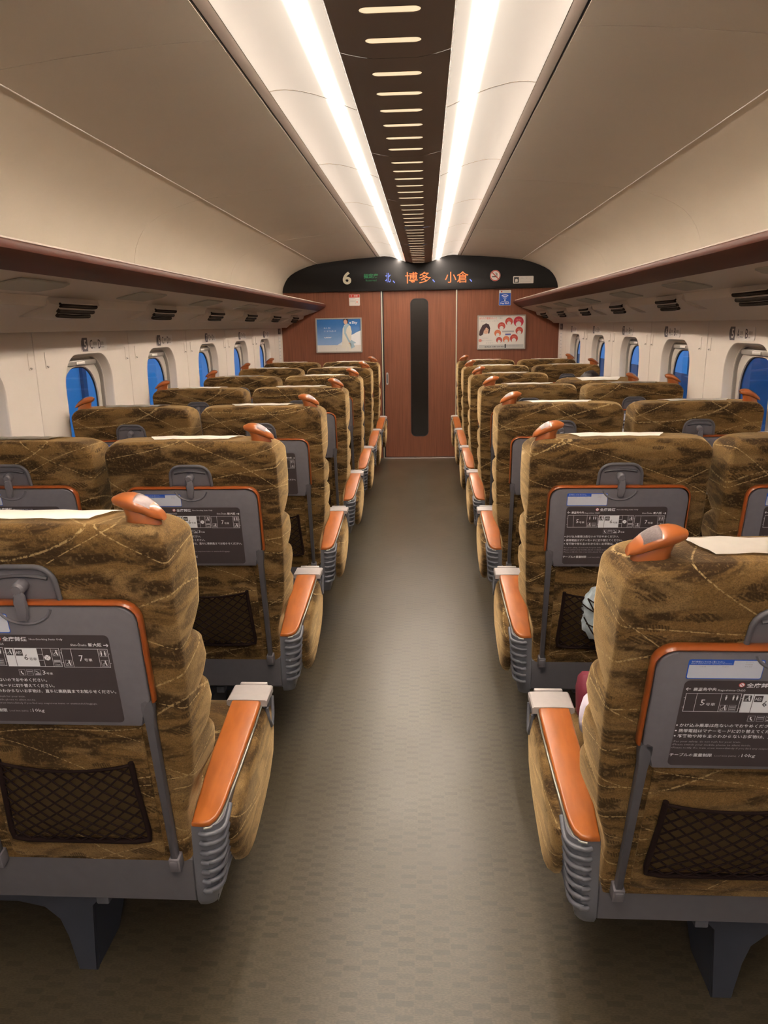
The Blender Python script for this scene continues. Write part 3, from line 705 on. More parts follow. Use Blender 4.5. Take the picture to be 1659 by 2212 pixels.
# tall notices at the corners of the side walls
for s in (-1, 1):
    t = thing('corner_notice', 'tall pale notice with dark heading on %s wall beside the end wall' % ('left' if s < 0 else 'right'), 'notice', (s*XW, 8.47, 1.25), 'notices beside the end wall')
    bm = BM(); prism(bm, rrect(0, -.02, .13, .40, .006, 3), 0, -s*.002, 'x'); link('sheet', bm, 'label_pale', t)
    bm = BM(); prism(bm, rrect(0, .225, .13, .06, .004, 3), 0, -s*.004, 'x'); link('heading', bm, 'label_slate', t)
    pr = Print()
    pr.text('号車', -.03, .03, .212, .238, 'label_pale', 2)
    for i in range(9): pr.rect(-.05, .05-(i % 3)*.012, .15-i*.038, .156-i*.038, 'print_grey', 0)
    link('lettering', pr.mesh((lambda x, y, l: (.0026+l*2.5, x, y)) if s < 0 else (lambda x, y, l: (-.0026-l*2.5, -x, y))), None, t)

# ================================================================== DOUBLE SEATS
# ---- shared meshes, built once
def lobes(s_):
    K = [(.36, .13), (.45, .165), (.56, .175), (.64, .172), (.668, .150), (.680, .138), (.692, .150), (.73, .166), (.765, .158), (.783, .140), (.793, .126), (.803, .140), (.84, .158), (.885, .148), (.905, .128), (.918, .108), (.931, .130), (.97, .158), (1.03, .168), (1.10, .165), (1.2, .160)]
    for (a, ta), (b, tb) in zip(K[:-1], K[1:]):
        if a <= s_ <= b: return ta+(tb-ta)*(s_-a)/(b-a)
    return K[0][1] if s_ < K[0][0] else K[-1][1]
def interp(x, K):
    for (a, ta), (b, tb) in zip(K[:-1], K[1:]):
        if a <= x <= b: return ta+(tb-ta)*(x-a)/(b-a)
    return K[0][1] if x < K[0][0] else K[-1][1]
def backrest_mesh():
    bm = BM(); loops = []; TOP = 1.180
    st = [(.365, 0), (.375, 0)] + [(.40+.02*i, 0) for i in range(13)]
    st += [(z, 0) for z in (.655, .668, .675, .680, .685, .692, .705, .73, .75, .765, .778, .787, .793, .799, .808, .82, .84, .865, .885, .90, .911, .918, .925, .936, .95, .97, 1.0, 1.03, 1.06, 1.09, 1.115)]
    R = .050
    st += [(TOP-R+R*sin(a), 1-cos(a)) for a in [radians(q) for q in (8, 18, 28, 38, 48, 58, 68, 78, 85, 90)]]
    for z, ins in st:
        t = lobes(z); hw = interp(z, [(.36, .230), (.50, .231), (.55, .242), (.60, .258), (.68, .266), (.80, .272), (.90, .276), (.98, .274), (1.2, .276)])
        bul = interp(t, [(.105, -.002), (.13, .003), (.15, .010), (.17, .014)]) * (1 if z > .56 else .0)
        ix, iy0, iy1 = ins*.050, ins*.026, ins*.042
        x0 = hw-ix; ya = iy0; yb_ = t-iy1; rr_, rf = .016, min(.055, (yb_-ya)*.45)
        L = []; n = 5
        for k in range(n+1):                    # rear right corner
            a = -pi/2+pi/2*k/n; L.append((x0-rr_+rr_*cos(a), ya+rr_+rr_*sin(a), z))
        for k in range(n+2):
            a = pi/2*k/(n+1); L.append((x0+bul-rf+rf*cos(a), yb_-rf+rf*sin(a), z))
        for f in (.5, 0, -.5): L.append((f*(x0-rf), yb_+.006*(1-4*f*f*.9)*(1-ins), z))
        for k in range(n+2):
            a = pi/2+pi/2*k/(n+1); L.append((-x0-bul+rf+rf*cos(a), yb_-rf+rf*sin(a), z))
        for k in range(n+1):
            a = pi+pi/2*k/n; L.append((-x0+rr_+rr_*cos(a), ya+rr_+rr_*sin(a), z))
        for f in (-.5, 0, .5): L.append((f*(x0-rr_), ya, z))
        # piping-like bow and slight sag of the top edge
        L = [(x, y, z + (.006*(1-(x/.29)**2) if z > 1.0 else 0) - .16*y*max(0, (z-1.08)/.1)) for x, y, z in L]
        loops.append(L)
    loft(bm, loops); return bm
def mk(name, bm, m, smooth=35):
    bmesh.ops.recalc_face_normals(bm, faces=bm.faces)
    me = bpy.data.meshes.new(name); bm.to_mesh(me); bm.free(); me.shade_smooth()
    me.set_sharp_from_angle(angle=radians(smooth))
    for x in (m if isinstance(m, (list, tuple)) else [m]): me.materials.append(MATS[x])
    return me
SH = {}
SH['backrest'] = mk('backrest', backrest_mesh(), 'seat_fabric', 50)
# lower rear upholstery panel, slightly proud
bm = BM(); prism(bm, rrect(0, .575, .345, .375, .02, 4), -.004, .002, 'y', .003, 2); SH['lower_panel'] = mk('lower_panel', bm, 'seat_fabric')
# head cover
bm = BM()
path = [(.050, 1.1800), (.060, 1.1815), (.075, 1.1790), (.095, 1.1760), (.120, 1.168), (.145, 1.155), (.161, 1.135), (.171, 1.10), (.175, 1.03), (.165, .99)]
wd = [.120, .128, .138, .146, .152, .156, .158, .158, .158, .158]
loft(bm, [[(f*w_, y+.002, z-(f*f)*.0012+.0012*sin(f*9)) for f in (-1, -.75, -.5, -.25, 0, .25, .5, .75, 1)] for (y, z), w_ in zip(path, wd)], close=False, cap0=False, cap1=False)
bmesh.ops.solidify(bm, geom=bm.faces[:], thickness=.002); SH['head_cover'] = mk('head_cover', bm, 'cover_white')
# tray table
TT = 1.033
def tray_outline(g=0.0):
    top = rrect(0, (TT+.83)/2, .418-2*g, (TT-.83)-0*g, .034, 6)
    pts = [p for p in top[:14]]
    pts = [(x, min(y, TT-g)) for x, y in pts]
    return pts + [(-.209+g, .826), (-.206+g, .818), (-.192, .810), (-.188, .802), (-.188, .768), (-.182, .762), (.182, .762), (.188, .768), (.188, .802), (.192, .810), (.206-g, .818), (.209-g, .826)]
bm = BM(); prism(bm, tray_outline(.0), -.022, -.004, 'y', .004, 3); SH['tray'] = mk('tray_board', bm, 'grey_plastic')
bm = BM(); e = [( .213, .820)] + [(x*(.213/.209), y+(.004 if y > .9 else 0)) for x, y in tray_outline()[:14]] + [(-.213, .820)]
loops = []
ctr = (0, .93)
for i, (x, z) in enumerate(e):
    j0, j1 = max(i-1, 0), min(i+1, len(e)-1); tx, tz = e[j1][0]-e[j0][0], e[j1][1]-e[j0][1]; L_ = hypot(tx, tz) or 1; nx, nz = tz/L_, -tx/L_
    loops.append([(x+nx*a, y, z+nz*a) for a, y in ((-.001, -.0225), (.0015, -.0235), (.0045, -.020), (.0050, -.014), (.0045, -.006), (.001, -.003), (-.001, -.003))])
loft(bm, loops); SH['tray_edge'] = mk('tray_edge', bm, 'table_edge_wood', 60)
bm = BM(); tube(bm, [(.052*sin(a), -.0215, TT+.004-.040*cos(a)) for a in [radians(q) for q in range(-78, 79, 12)]], .0035, 6); SH['scoop'] = mk('finger_scoop', bm, 'grey_plastic')
# notice: artwork in the zoomed pixels of the photograph's best view, mapped to metres
def notice():
    p = Print()
    def X(u): return (u-823)*.000316
    def Z(v): return TT - (v-81)*.000352
    def rc(u0, u1, v0, v1, m, l=1): p.rect(X(u0), X(u1), Z(v1), Z(v0), m, l)
    def tx(b, u0, u1, v0, v1, m='print_white', l=2, bold=0.0, res=1): p.text(b, X(u0), X(u1), Z(v1), Z(v0), m, l, bold, res)
    def fr(u0, u1, v0, v1, m='print_white', l=1, t=.0008): p.frame(X(u0), X(u1), Z(v1), Z(v0), t, m, l)
    pts = rrect(0, 0, X(1300)-X(322), Z(250)-Z(822), .010, 4); ox, oz = (X(1300)+X(322))/2, (Z(250)+Z(822))/2
    p.poly([(x+ox, z+oz) for x, z in pts], 'print_dark', 0)
    # no smoking mark and headline
    p.circ(X(623), Z(275), .0052, 'print_red', 1); p.circ(X(623), Z(275), .0040, 'print_white', 2); p.line(X(614), Z(266), X(632), Z(284), .0012, 'print_red', 3)
    tx('全席禁煙', 648, 798, 262, 291, bold=.02, res=2); tx('Non-Smoking Seats Only', 812, 1018, 271, 286)
    p.line(X(338), Z(303), X(362), Z(303), .0012, 'print_white', 1); p.line(X(337), Z(303), X(347), Z(293), .0012, 'print_white', 2); p.line(X(337), Z(303), X(347), Z(313), .0012, 'print_white', 2)
    tx('鹿児島中央', 375, 497, 293, 315, bold=.015); tx('Kagoshima-Chūō', 505, 648, 302, 318)
    tx('Shin-Ōsaka', 1060, 1158, 300, 318); tx('新大阪', 1168, 1250, 299, 322, bold=.015)
    p.line(X(1260), Z(313), X(1288), Z(313), .0014, 'print_white', 1); p.line(X(1289), Z(313), X(1279), Z(303), .0014, 'print_white', 2); p.line(X(1289), Z(313), X(1279), Z(323), .0014, 'print_white', 2)
    for u0, u1, v0, v1 in ((342, 636, 330, 449), (645, 982, 333, 452), (993, 1280, 336, 455)): fr(u0, u1, v0, v1)
    rc(645, 843, 335, 450, 'print_white', 1)
    rc(400, 402, 331, 448, 'print_white'); rc(530, 532, 331, 448, 'print_white'); rc(700, 703, 334, 451, 'print_dark', 2); rc(874, 876, 334, 451, 'print_white'); rc(928, 930, 334, 451, 'print_white')
    rc(844, 874, 372, 374, 'print_white'); rc(844, 874, 410, 412, 'print_white'); rc(1052, 1054, 337, 454, 'print_white'); rc(1218, 1220, 337, 454, 'print_white')
    for u, v in ((334, 358), (334, 420), (638, 360), (638, 422), (985, 362), (985, 424), (1281, 366), (1281, 426)): rc(u, u+9, v, v+2, 'print_white')
    tx('5', 428, 452, 370, 408); tx('号車', 458, 508, 390, 410); tx('6', 755, 781, 373, 411, 'print_dark', 3); tx('号車', 786, 832, 393, 412, 'print_dark', 3); tx('7', 1096, 1120, 377, 415); tx('号車', 1126, 1175, 397, 416)
    def man(u, v, m='print_white', l=2):       # person dropping litter: bin and figure
        p.circ(X(u+6), Z(v-14), .0016, m, l, 10); p.poly([(X(u+2), Z(v-10)), (X(u+10), Z(v-8)), (X(u+15), Z(v+14)), (X(u+8), Z(v+14)), (X(u+3), Z(v))], m, l); p.line(X(u+3), Z(v-6), X(u-8), Z(v+2), .0008, m, l); p.frame(X(u-13), X(u-3), Z(v+14), Z(v+3), .0005, m, l)
    def wc(u, v, m='print_white', l=2):
        p.circ(X(u), Z(v-13), .0013, m, l, 10); p.poly([(X(u-5), Z(v-8)), (X(u+5), Z(v-8)), (X(u+4), Z(v+3)), (X(u+2), Z(v+14)), (X(u-2), Z(v+14)), (X(u-4), Z(v+3))], m, l)
    wc(558, 358); wc(596, 358); wc(616, 358); man(556, 424); fr(584, 622, 404, 442, 'print_grey'); rc(588, 618, 412, 420, 'print_grey', 2); rc(588, 618, 426, 434, 'print_grey', 2)
    fr(538, 576, 404, 442, 'print_grey')
    rc(652, 692, 340, 380, 'print_dark', 2); man(672, 360, 'print_white', 3); rc(708, 752, 342, 382, 'print_dark', 2); tx('AED', 711, 749, 353, 371, l=3)
    p.circ(X(900), Z(394), .0064, 'print_white', 2, 8); p.line(X(885), Z(379), X(915), Z(409), .0005, 'print_dark', 3); p.line(X(885), Z(409), X(915), Z(379), .0005, 'print_dark', 3)
    man(956, 364); fr(936, 976, 344, 384, 'print_grey'); rc(936, 976, 410, 424, 'print_grey', 2); tx('Crew', 944, 968, 432, 441); fr(936, 976, 408, 446, 'print_grey')
    man(1024, 428); fr(1004, 1044, 408, 448, 'print_grey'); wc(1238, 366); wc(1260, 366); man(1248, 428); fr(1226, 1272, 346, 386, 'print_grey'); fr(1226, 1272, 408, 448, 'print_grey')
    for u in (700, 748, 796): fr(u, u+40, 472, 510, 'print_grey')
    p.line(X(716), Z(480), X(714), Z(491), .0022, 'print_white', 2); p.line(X(714), Z(491), X(726), Z(503), .0022, 'print_white', 2); rc(752, 784, 480, 487, 'print_grey', 2); rc(752, 784, 494, 496, 'print_grey', 2); rc(802, 832, 498, 503, 'print_white', 2); p.line(X(804), Z(480), X(826), Z(494), .0012, 'print_white', 2)
    tx('3', 846, 866, 476, 504); tx('号車', 870, 910, 489, 504)
    B = [('かけ込み乗車は危ないのでおやめください。', 345, 862, 540), ('携帯電話はマナーモードに切り替えてください。', 345, 902, 577), ('不審物や持ち主のわからないお荷物は、直ちに乗務員までお知らせください。', 345, 1283, 613)]
    for b_, u0, u1, v in B: p.circ(X(330), Z(v), .0016, 'print_white', 2, 10); tx(b_, u0, u1, v-12, v+12, bold=.012)
    for b_, u0, u1, v in (('•For your safety, do not rush for your train.', 325, 700, 652), ('•Please switch your mobile phone to silent mode.', 325, 760, 674), ('•Please notify the train crew immediately if you find any suspicious items or unattended baggage.', 325, 1148, 696)): tx(b_, u0, u1, v-7, v+8, 'print_grey')
    tx('テーブルの重量制限', 325, 560, 733, 757, bold=.012); tx('Load limit (table)', 575, 695, 743, 757, 'print_grey'); tx(':10kg', 708, 800, 733, 762)
    return p.mesh(lambda x, z, l: (x, -.0225-l, z), .00022)
SH['notice'] = notice()
def sticker():
    p = Print()
    def X(u): return (u-823)*.000316
    def Z(v): return TT - (v-81)*.000352
    a = rrect((X(320)+X(712))/2, (Z(120)+Z(240))/2, X(712)-X(320), Z(120)-Z(240), .004, 4); p.poly(a, 'print_blue', 0)
    a = rrect((X(326)+X(708))/2, (Z(126)+Z(234))/2, X(708)-X(326), Z(126)-Z(234), .003, 4); p.poly(a, 'sticker_white', 1)
    p.rect(X(324), X(552), Z(152), Z(123), 'print_blue', 2)
    p.text('急行情報はこちらをご覧ください。', X(334), X(505), Z(138), Z(127), 'print_white', 3); p.text('Please check here for operating information.', X(334), X(545), Z(148), Z(141), 'print_white', 3)
    for u, tt in ((397, '日本語'), (514, 'English')): p.text(tt, X(u-16), X(u+16), Z(167), Z(158), 'print_grey', 2)
    for i, tt in enumerate(('한국어', '中国語', '中文 简体')): p.text(tt, X(612), X(650), Z(139+13*i), Z(131+13*i), 'print_grey', 2)
    return p.mesh(lambda x, z, l: (x, -.0226-l, z), .00025)
mat('sticker_white', (.62, .64, .72), rough=.4)
SH['sticker'] = sticker()
# table latch
bm = BM(); a0 = rrect(0, 1.0715, .128, .075, .03, 6, rr=(.036, .036, .004, .004)); prism(bm, a0, -.006, .002, 'y', .002, 2); SH['latch_plate'] = mk('latch_plate', bm, 'grey_plastic')
bm = BM(); ring = rrect(0, 1.0715, .128, .075, .03, 7, rr=(.036, .036, .004, .004)); tube(bm, [(x, -.008, z) for x, z in [(.066, 1.036)]+ring[:16]+[(-.066, 1.036)]], .0052, 8)
tube(bm, [(.050*f, -.007, 1.085+.006*(1-f*f)) for f in (-1, -.6, -.2, .2, .6, 1)], .004, 6); SH['latch_rim'] = mk('latch_rim', bm, 'dark_grey_plastic', 60)
bm = BM(); cyl(bm, (0, -.004, 1.072), (0, -.026, 1.072), .0125, n=20); cyl(bm, (0, -.026, 1.072), (0, -.031, 1.072), .0125, .009, n=20)
prism(bm, [(-.008, 1.062), (.009, 1.068), (.013, 1.058), (.012, 1.045), (.009, 1.030), (.010, 1.012), (.006, 1.008), (-.006, 1.009), (-.009, 1.014), (-.010, 1.035), (-.006, 1.046)], -.034, -.0245, 'y', .003, 2); SH['latch_knob'] = mk('latch_lever', bm, 'grey_plastic')
# table arms
for sx in (-1, 1):
    bm = BM(); X0 = sx*.199
    pts = [(X0-.008, .76), (X0-.013, .80), (X0-.012, .818), (X0, .826), (X0+.012, .818), (X0+.013, .80), (X0+.008, .76), (X0+.007, .40), (X0-.007, .40)]
    prism(bm, pts, -.022, -.004, 'y', .002, 2); SH['arm%d' % sx] = mk('table_arm', bm, 'dark_grey_plastic')
    bm = BM(); box(bm, X0-.012, X0+.012, -.026, .0, .372, .408, .002); box(bm, X0-.008, X0+.008, -.028, -.020, .380, .402, .001); SH['foot%d' % sx] = mk('arm_socket', bm, 'grey_plastic')
# net pocket
bm = BM()
tube(bm, [(-.140, -.012, .662), (-.143, -.014, .60), (-.152, -.014, .475), (-.150, -.014, .455), (-.12, -.014, .448), (.12, -.014, .448), (.150, -.014, .455), (.152, -.014, .475), (.143, -.014, .60), (.140, -.012, .662)], .0060, 8)
SH['net_frame'] = mk('net_frame', bm, 'net_cord', 60)
bm = BM()
def npos(u, v):       # u 0..1 across, v 0..1 up
    hw = .150-.010*v; sag = .020*(1-(2*u-1)**2)*v
    return ((2*u-1)*hw, -.014-.010*sin(pi*u)*sin(pi*min(v+.15, 1)), .452+v*.205-sag)
NU, NV = 8, 7
for i in range(-NV, NU):
    for dr_ in (0, 1):
        P_ = []
        for j in range(0, NV*2+1):
            u = (i + j/2)/NU
            if 0 <= u <= 1.0001:
                P_.append(npos(u if dr_ == 0 else 1-u, j/(2*NV)))
        if len(P_) > 1: tube(bm, P_, .0021, 5)
tube(bm, [npos(k/16, 1) for k in range(17)], .0035, 6); SH['net'] = mk('net_mesh', bm, 'net_cord', 80)
bm = BM(); prism(bm, [(-.146, .458), (.146, .458), (.138, .64), (.07, .628), (0, .624), (-.07, .628), (-.138, .64)], -.0065, -.0045, 'y'); SH['net_back'] = mk('pocket_lining', bm, 'pocket_dark')
# grip handle
def head_pt(sx, f, q, off=0.0):
    a = pi*f; pf = max(.10, sin(a))**.33
    u = -.044+.088*f; cx_ = sx*(-u); cz_ = 1.184 + f*.030 + .010*sin(a)
    ry, rz = .024*pf+off, .0165*pf*(1.0-.08*f)+off; c, d = cos(q), sin(q)
    return (cx_ - sx*d*rz*.35, .055+ry*math.copysign(abs(c)**.7, c), cz_+rz*math.copysign(abs(d)**.8, d))
def grip(sx):
    bm = BM(); loft(bm, [[head_pt(sx, i/16, 2*pi*k/20) for k in range(20)] for i in range(17)])
    st = []
    for z, x0_, x1_, ry in ((1.150, -.040, .028, .024), (1.172, -.038, .027, .023), (1.184, -.034, .026, .021), (1.196, -.024, .029, .018), (1.207, -.008, .034, .017)):
        st.append([((-sx)*((x0_+x1_)/2+(x1_-x0_)/2*cos(2*pi*k/16)), .055+ry*sin(2*pi*k/16), z) for k in range(16)])
    loft(bm, st); return bm
def grip_plate(sx):
    bm = BM(); K = [[head_pt(sx, .17+.30*i/6, radians(38+104*k/8), .0007) for k in range(9)] for i in range(7)]
    loft(bm, K, close=False, cap0=False, cap1=False); bmesh.ops.solidify(bm, geom=bm.faces[:], thickness=.0006); return bm
for sx in (-1, 1):
    SH['grip%d' % sx] = mk('grip', grip(sx), 'grip_wood', 60); SH['grip_plate%d' % sx] = mk('braille_plate', grip_plate(sx), 'plate_steel')
# cushion
bm = BM(); loops = []
for y, z0, z1, hw in ((.10, .33, .425, .235), (.12, .31, .440, .245), (.25, .30, .448, .250), (.42, .30, .455, .250), (.56, .31, .452, .248), (.61, .33, .435, .242), (.63, .35, .41, .230)):
    L = []
    for q in rrect(0, (z0+z1)/2, hw*2, z1-z0, min(.03, (z1-z0)*.35), 4): L.append((q[0], y, q[1]+(.006*(1-(q[0]/hw)**2) if q[1] > (z0+z1)/2 else 0)))
    loops.append(L)
loft(bm, loops); SH['cushion'] = mk('seat_cushion', bm, 'seat_fabric', 50)

XA, XB, XM = .670, 1.268, .970      # aisle seat, window seat, middle of the pair
def wz(y): return .475+.090*min(1, max(0, y/.40))**.85          # wood top height
def side_unit(s):
    """aisle armrest meshes in thing-local coordinates, x measured outwards from the middle of the pair"""
    L = lambda X: s*(X-XM)
    out = {}
    # plan contour of the moulded side, outer (aisle) face first
    def plan(xo, xi, y1, r=.030):
        P_ = [(xi, .002)]
        for k in range(7):
            a = pi/2*k/6; P_.append((xo+r-r*sin(a), .002+r-r*cos(a)))
        for y in (.08, .13, .18, .24, .30, .36, .42): P_.append((xo+.0, y))
        P_ += [(xo, y1), (xi, y1)]
        for y in (.42, .36, .30, .24, .18, .13, .08, .04): P_.append((xi, y))
        return P_
    bm = BM(); loops = []
    for f in (0, .03, .10, .25, .45, .65, .85, 1.0):
        xo = .402-.028*min(1, f*1.25)-.003*f; xi = .440
        pl = plan(xo, xi, .475-.02*(1-f), .028)
        loops.append([(L(x), y + (.018*(1-min(1, f*8)) if f < .12 and y < .03 else 0), (.243+.10*max(0, y-.05))*(1-f) + (wz(y)-.013)*f) for x, y in pl])
    loft(bm, loops); out['side_panel'] = mk('side_panel', bm, 'hub_grey', 40)
    # ribs wrapping the rear corner
    bm = BM()
    for k in range(7):
        z0 = .446-.0245*k; P_ = []
        o = .372+.0015*k*1.6
        o -= .002
        P_.append((.420, .0005, z0)); P_.append((.414, -.0025, z0)); P_.append((.405, -.003, z0))
        for q in range(5):
            a = pi/2*q/4; P_.append((o+.028-.028*sin(a), .002+.028-.028*cos(a)-.0015, z0+.001*q))
        P_.append((o-.0005, .05, z0+.012)); P_.append((o-.0005, .072+.008*k, z0+.026))
        tube(bm, [(L(x), y-.001, z) for x, y, z in P_], .0058, 8)
    out['ribs'] = mk('ribs', bm, 'hub_grey', 60)
    # wooden top
    bm = BM(); inner = [(.437, 0.0), (.439, .06), (.441, .12), (.443, .20), (.441, .28), (.440, .385)]
    outer = [(.362, .385), (.363, .30), (.366, .22), (.370, .14), (.375, .07), (.379, .035), (.386, .014), (.398, .002), (.412, -.001)]
    C_ = inner+outer
    def wloop(dz, g):
        cx_ = .405; return [(L(x+(cx_-x)*g), y+(.2-y)*g*.2, wz(y)+dz) for x, y in C_]
    loft(bm, [wloop(-.014, .06), wloop(-.012, 0), wloop(-.004, 0), wloop(-.001, .06), wloop(0, .16)])
    bmesh.ops.triangulate(bm, faces=[f for f in bm.faces if len(f.verts) > 4])
    out['armrest_top'] = mk('armrest_top', bm, 'orange_wood', 50)
    bm = BM(); tube(bm, [(L(x-.0015), y-.001, wz(y)-.0155) for x, y in outer], .0024, 6); out['edge_trim'] = mk('edge_trim', bm, 'edge_metal', 60)
    # silver cap and the lower bracket
    bm = BM()
    loft(bm, [[(L(x), y, z) for x, z in ((.346, .545), (.346, .560), (.350, .563), (.40, .5645), (.449, .563), (.453, .559), (.453, .549), (.447, .545))] for y in (.378, .462)])
    box(bm, L(.366), L(.436), .384, .455, .50, .553, .003)
    box(bm, L(.362), L(.437), .462, .474, .545, .568, .003); out['armrest_cap'] = mk('armrest_cap', bm, 'cap_silver', 30)
    bm = BM(); tube(bm, [(L(.350), .390, .535), (L(.347), .396, .50), (L(.345), .412, .470), (L(.346), .428, .466), (L(.347), .444, .490), (L(.349), .456, .535)], .0055, 8); box(bm, L(.352), L(.372), .395, .455, .49, .535, .003); out['cap_bracket'] = mk('cap_bracket', bm, 'hub_grey', 50)
    # padded fabric side
    bm = BM(); sh = [(.055, .452), (.13, .478), (.22, .503), (.32, .527), (.385, .538), (.46, .525), (.485, .49), (.487, .43), (.462, .37), (.40, .325), (.32, .298), (.24, .278), (.18, .268), (.14, .272), (.105, .295), (.075, .335), (.055, .385), (.048, .425)]
    cy_, cz_ = .27, .41; loops = []
    for g, x in ((1.0, .378), (1.0, .366), (.965, .357), (.88, .350), (.70, .346), (.45, .3445), (.2, .344)):
        loops.append([(L(x), cy_+(y-cy_)*g, cz_+(z-cz_)*g) for y, z in sh])
    loft(bm, loops); out['side_cushion'] = mk('side_cushion', bm, 'seat_fabric', 60)
    # rear skirt and pan
    bm = BM(); pr_ = [(.012, .262), (-.004, .275), (-.007, .36), (-.004, .380), (.006, .390), (.03, .392), (.62, .345), (.60, .262), (.30, .245)]
    loft(bm, [[(L(x), y, z) for y, z in pr_] for x in (.4405, 1.548)]); out['seat_pan'] = mk('seat_pan', bm, 'dark_grey_plastic', 30)
    # pedestal: two flanged legs under an arch
    bm = BM()
    arch = [(.60, .244), (.60, .222), (.70, .215), (.722, .19), (.728, 0.0), (.775, 0.0), (.785, .10), (.80, .15), (.835, .185), (.90, .200), (1.04, .200), (1.105, .185), (1.14, .15), (1.155, .10), (1.165, 0.0), (1.212, 0.0), (1.218, .19), (1.24, .215), (1.34, .222), (1.34, .244)]
    prism(bm, [(L(x), z) for x, z in arch], .065, .080, 'y', .003, 1)
    for x0_ in (.728, 1.190):
        prism(bm, [(.080, .0), (.080, .235), (.52, .235), (.40, .16), (.27, .09), (.20, 0.0)], L(x0_), L(x0_+.020), 'x', .003, 1)
    out['pedestal'] = mk('pedestal', bm, 'steel_blue', 30)
    bm = BM(); box(bm, L(.66), L(.69), .03, .07, .225, .250, .004); out['release_lug'] = mk('release_lug', bm, 'hub_grey')
    # centre armrest between the two seats
    bm = BM(); box(bm, L(.948), L(.990), .20, .55, .40, .525, .006); out['centre_armrest'] = mk('centre_armrest', bm, 'hub_grey')
    bm = BM(); box(bm, L(.945), L(.993), .19, .56, .526, .544, .006); out['centre_armrest_top'] = mk('centre_armrest_top', bm, 'orange_wood')
    return out
SU = {-1: side_unit(-1), 1: side_unit(1)}

PIV = Matrix.Translation((0, 0, .35)); PIVI = PIV.inverted()
ROWTXT = ['nearest the camera', 'second row from the camera', 'beside the window marked five', 'beside the window marked six', 'beside the window marked seven', 'beside the window marked eight', 'last row before the end wall']
# recline slope per seat (row, side, seat)
TILT = {(0, -1, 'a'): .155, (0, 1, 'a'): .265, (0, 1, 'b'): .2, (4, 1, 'b'): .44, (1, -1, 'a'): .17, (1, -1, 'b'): .15}
OFFY = {(0, 1): 0.0, (0, -1): .020}
SLIDE = {(0, 1, 'a'): (-.005, -.020)}
for n in range(7):
    for s in (-1, 1):
        Y = ROW0+PITCHY*n+OFFY.get((n, s), 0)
        sd = 'left' if s < 0 else 'right'
        extra = ''
        if (n, s) == (0, -1): extra = ', its inner seat half in view'
        u = thing('double_seat', 'brown patterned double train seat %s of the aisle, %s' % (sd, ROWTXT[n]), 'train seat', (s*XM, Y, 0), 'double seats in rows on both sides of the aisle')
        def part(nm, key=None, me=None, parent=None, M=None, **pp):
            o = bpy.data.objects.new(nm, me or SU[s][key or nm]); COL.objects.link(o); o.parent = parent or u
            if M is not None: o.matrix_local = M
            for k_, v_ in pp.items(): o[k_] = v_
            return o
        sp_ = part('side_panel'); part('ribs', parent=sp_)
        wt = part('armrest_top'); part('edge_trim', parent=wt)
        cp = part('armrest_cap'); part('cap_bracket', parent=cp)
        part('side_cushion'); part('seat_pan'); part('pedestal'); part('release_lug')
        part('centre_armrest'); part('centre_armrest_top')
        for key, X in (('a', XA), ('b', XB)):
            th = atan(TILT.get((n, s, key), .182 + random.uniform(-.006, .006)))
            T0 = Matrix.Translation((s*(X-XM), 0, 0))
            T1 = T0 @ Matrix.Translation((0, *SLIDE.get((n, s, key), (0, 0))))
            M = T1 @ PIV @ Matrix.Rotation(th, 4, 'X') @ PIVI
            br = part('backrest', me=SH['backrest'], M=M)
            part('lower_panel', me=SH['lower_panel'], parent=br)
            part('seat_cushion', me=SH['cushion'], M=T0)
            hc = part('head_cover', me=SH['head_cover'], M=M, label='white head cover cloth')
            if n < 5:
                tr = part('tray_table', me=SH['tray'], M=M)
                part('table_edge', me=SH['tray_edge'], parent=tr, label='orange wooden edge')
                part('finger_scoop', me=SH['scoop'], parent=tr)
                part('notice', me=SH['notice'], parent=tr)
                part('sticker', me=SH['sticker'], parent=tr)
            else:
                tr = part('tray_table', me=SH['tray'], M=M); part('table_edge', me=SH['tray_edge'], parent=tr, label='orange wooden edge')
            lp = part('table_latch', me=SH['latch_plate'], M=M); part('latch_rim', me=SH['latch_rim'], parent=lp); part('latch_lever', me=SH['latch_knob'], parent=lp)
            for sx in (-1, 1):
                a_ = part('table_arm', me=SH['arm%d' % sx], M=M); part('arm_socket', me=SH['foot%d' % sx], parent=a_)
            if n < 4:
                nf = part('net_pocket', me=SH['net_frame'], M=M); part('net', me=SH['net'], parent=nf); part('pocket_lining', me=SH['net_back'], parent=nf)
            # grip on the aisle side of the aisle seat, on the wall side of the window seat
            sg = -s if key == 'a' else s
            Mg = T1 @ PIV @ Matrix.Rotation(th, 4, 'X') @ PIVI @ Matrix.Translation((sg*.218, 0, 0))
            gp = part('grip', me=SH['grip%d' % sg], M=Mg, label='glossy orange wooden grip'); part('braille_plate', me=SH['grip_plate%d' % sg], parent=gp)

# ================================================================== LUGGAGE AND PASSENGER
import mathutils
from mathutils import noise as mn
def blob(cx_, cy_, cz_, rx, ry, rz, amp=.12, fr=14, sub=4, seed=0, fold=0.0):
    bm = BM(); bmesh.ops.create_icosphere(bm, subdivisions=sub, radius=1)
    for v in bm.verts:
        d = v.co.normalized(); k = 1+amp*mn.noise(d*fr*.2+Vector((seed, 0, 0)))+fold*abs(mn.noise(d*fr*.35+Vector((0, seed, 3))))
        if d.z > .55: k *= 1-.25*(d.z-.55)
        v.co = Vector((cx_+d.x*rx*k, cy_+d.y*ry*k, cz_+d.z*rz*k))
    return bm
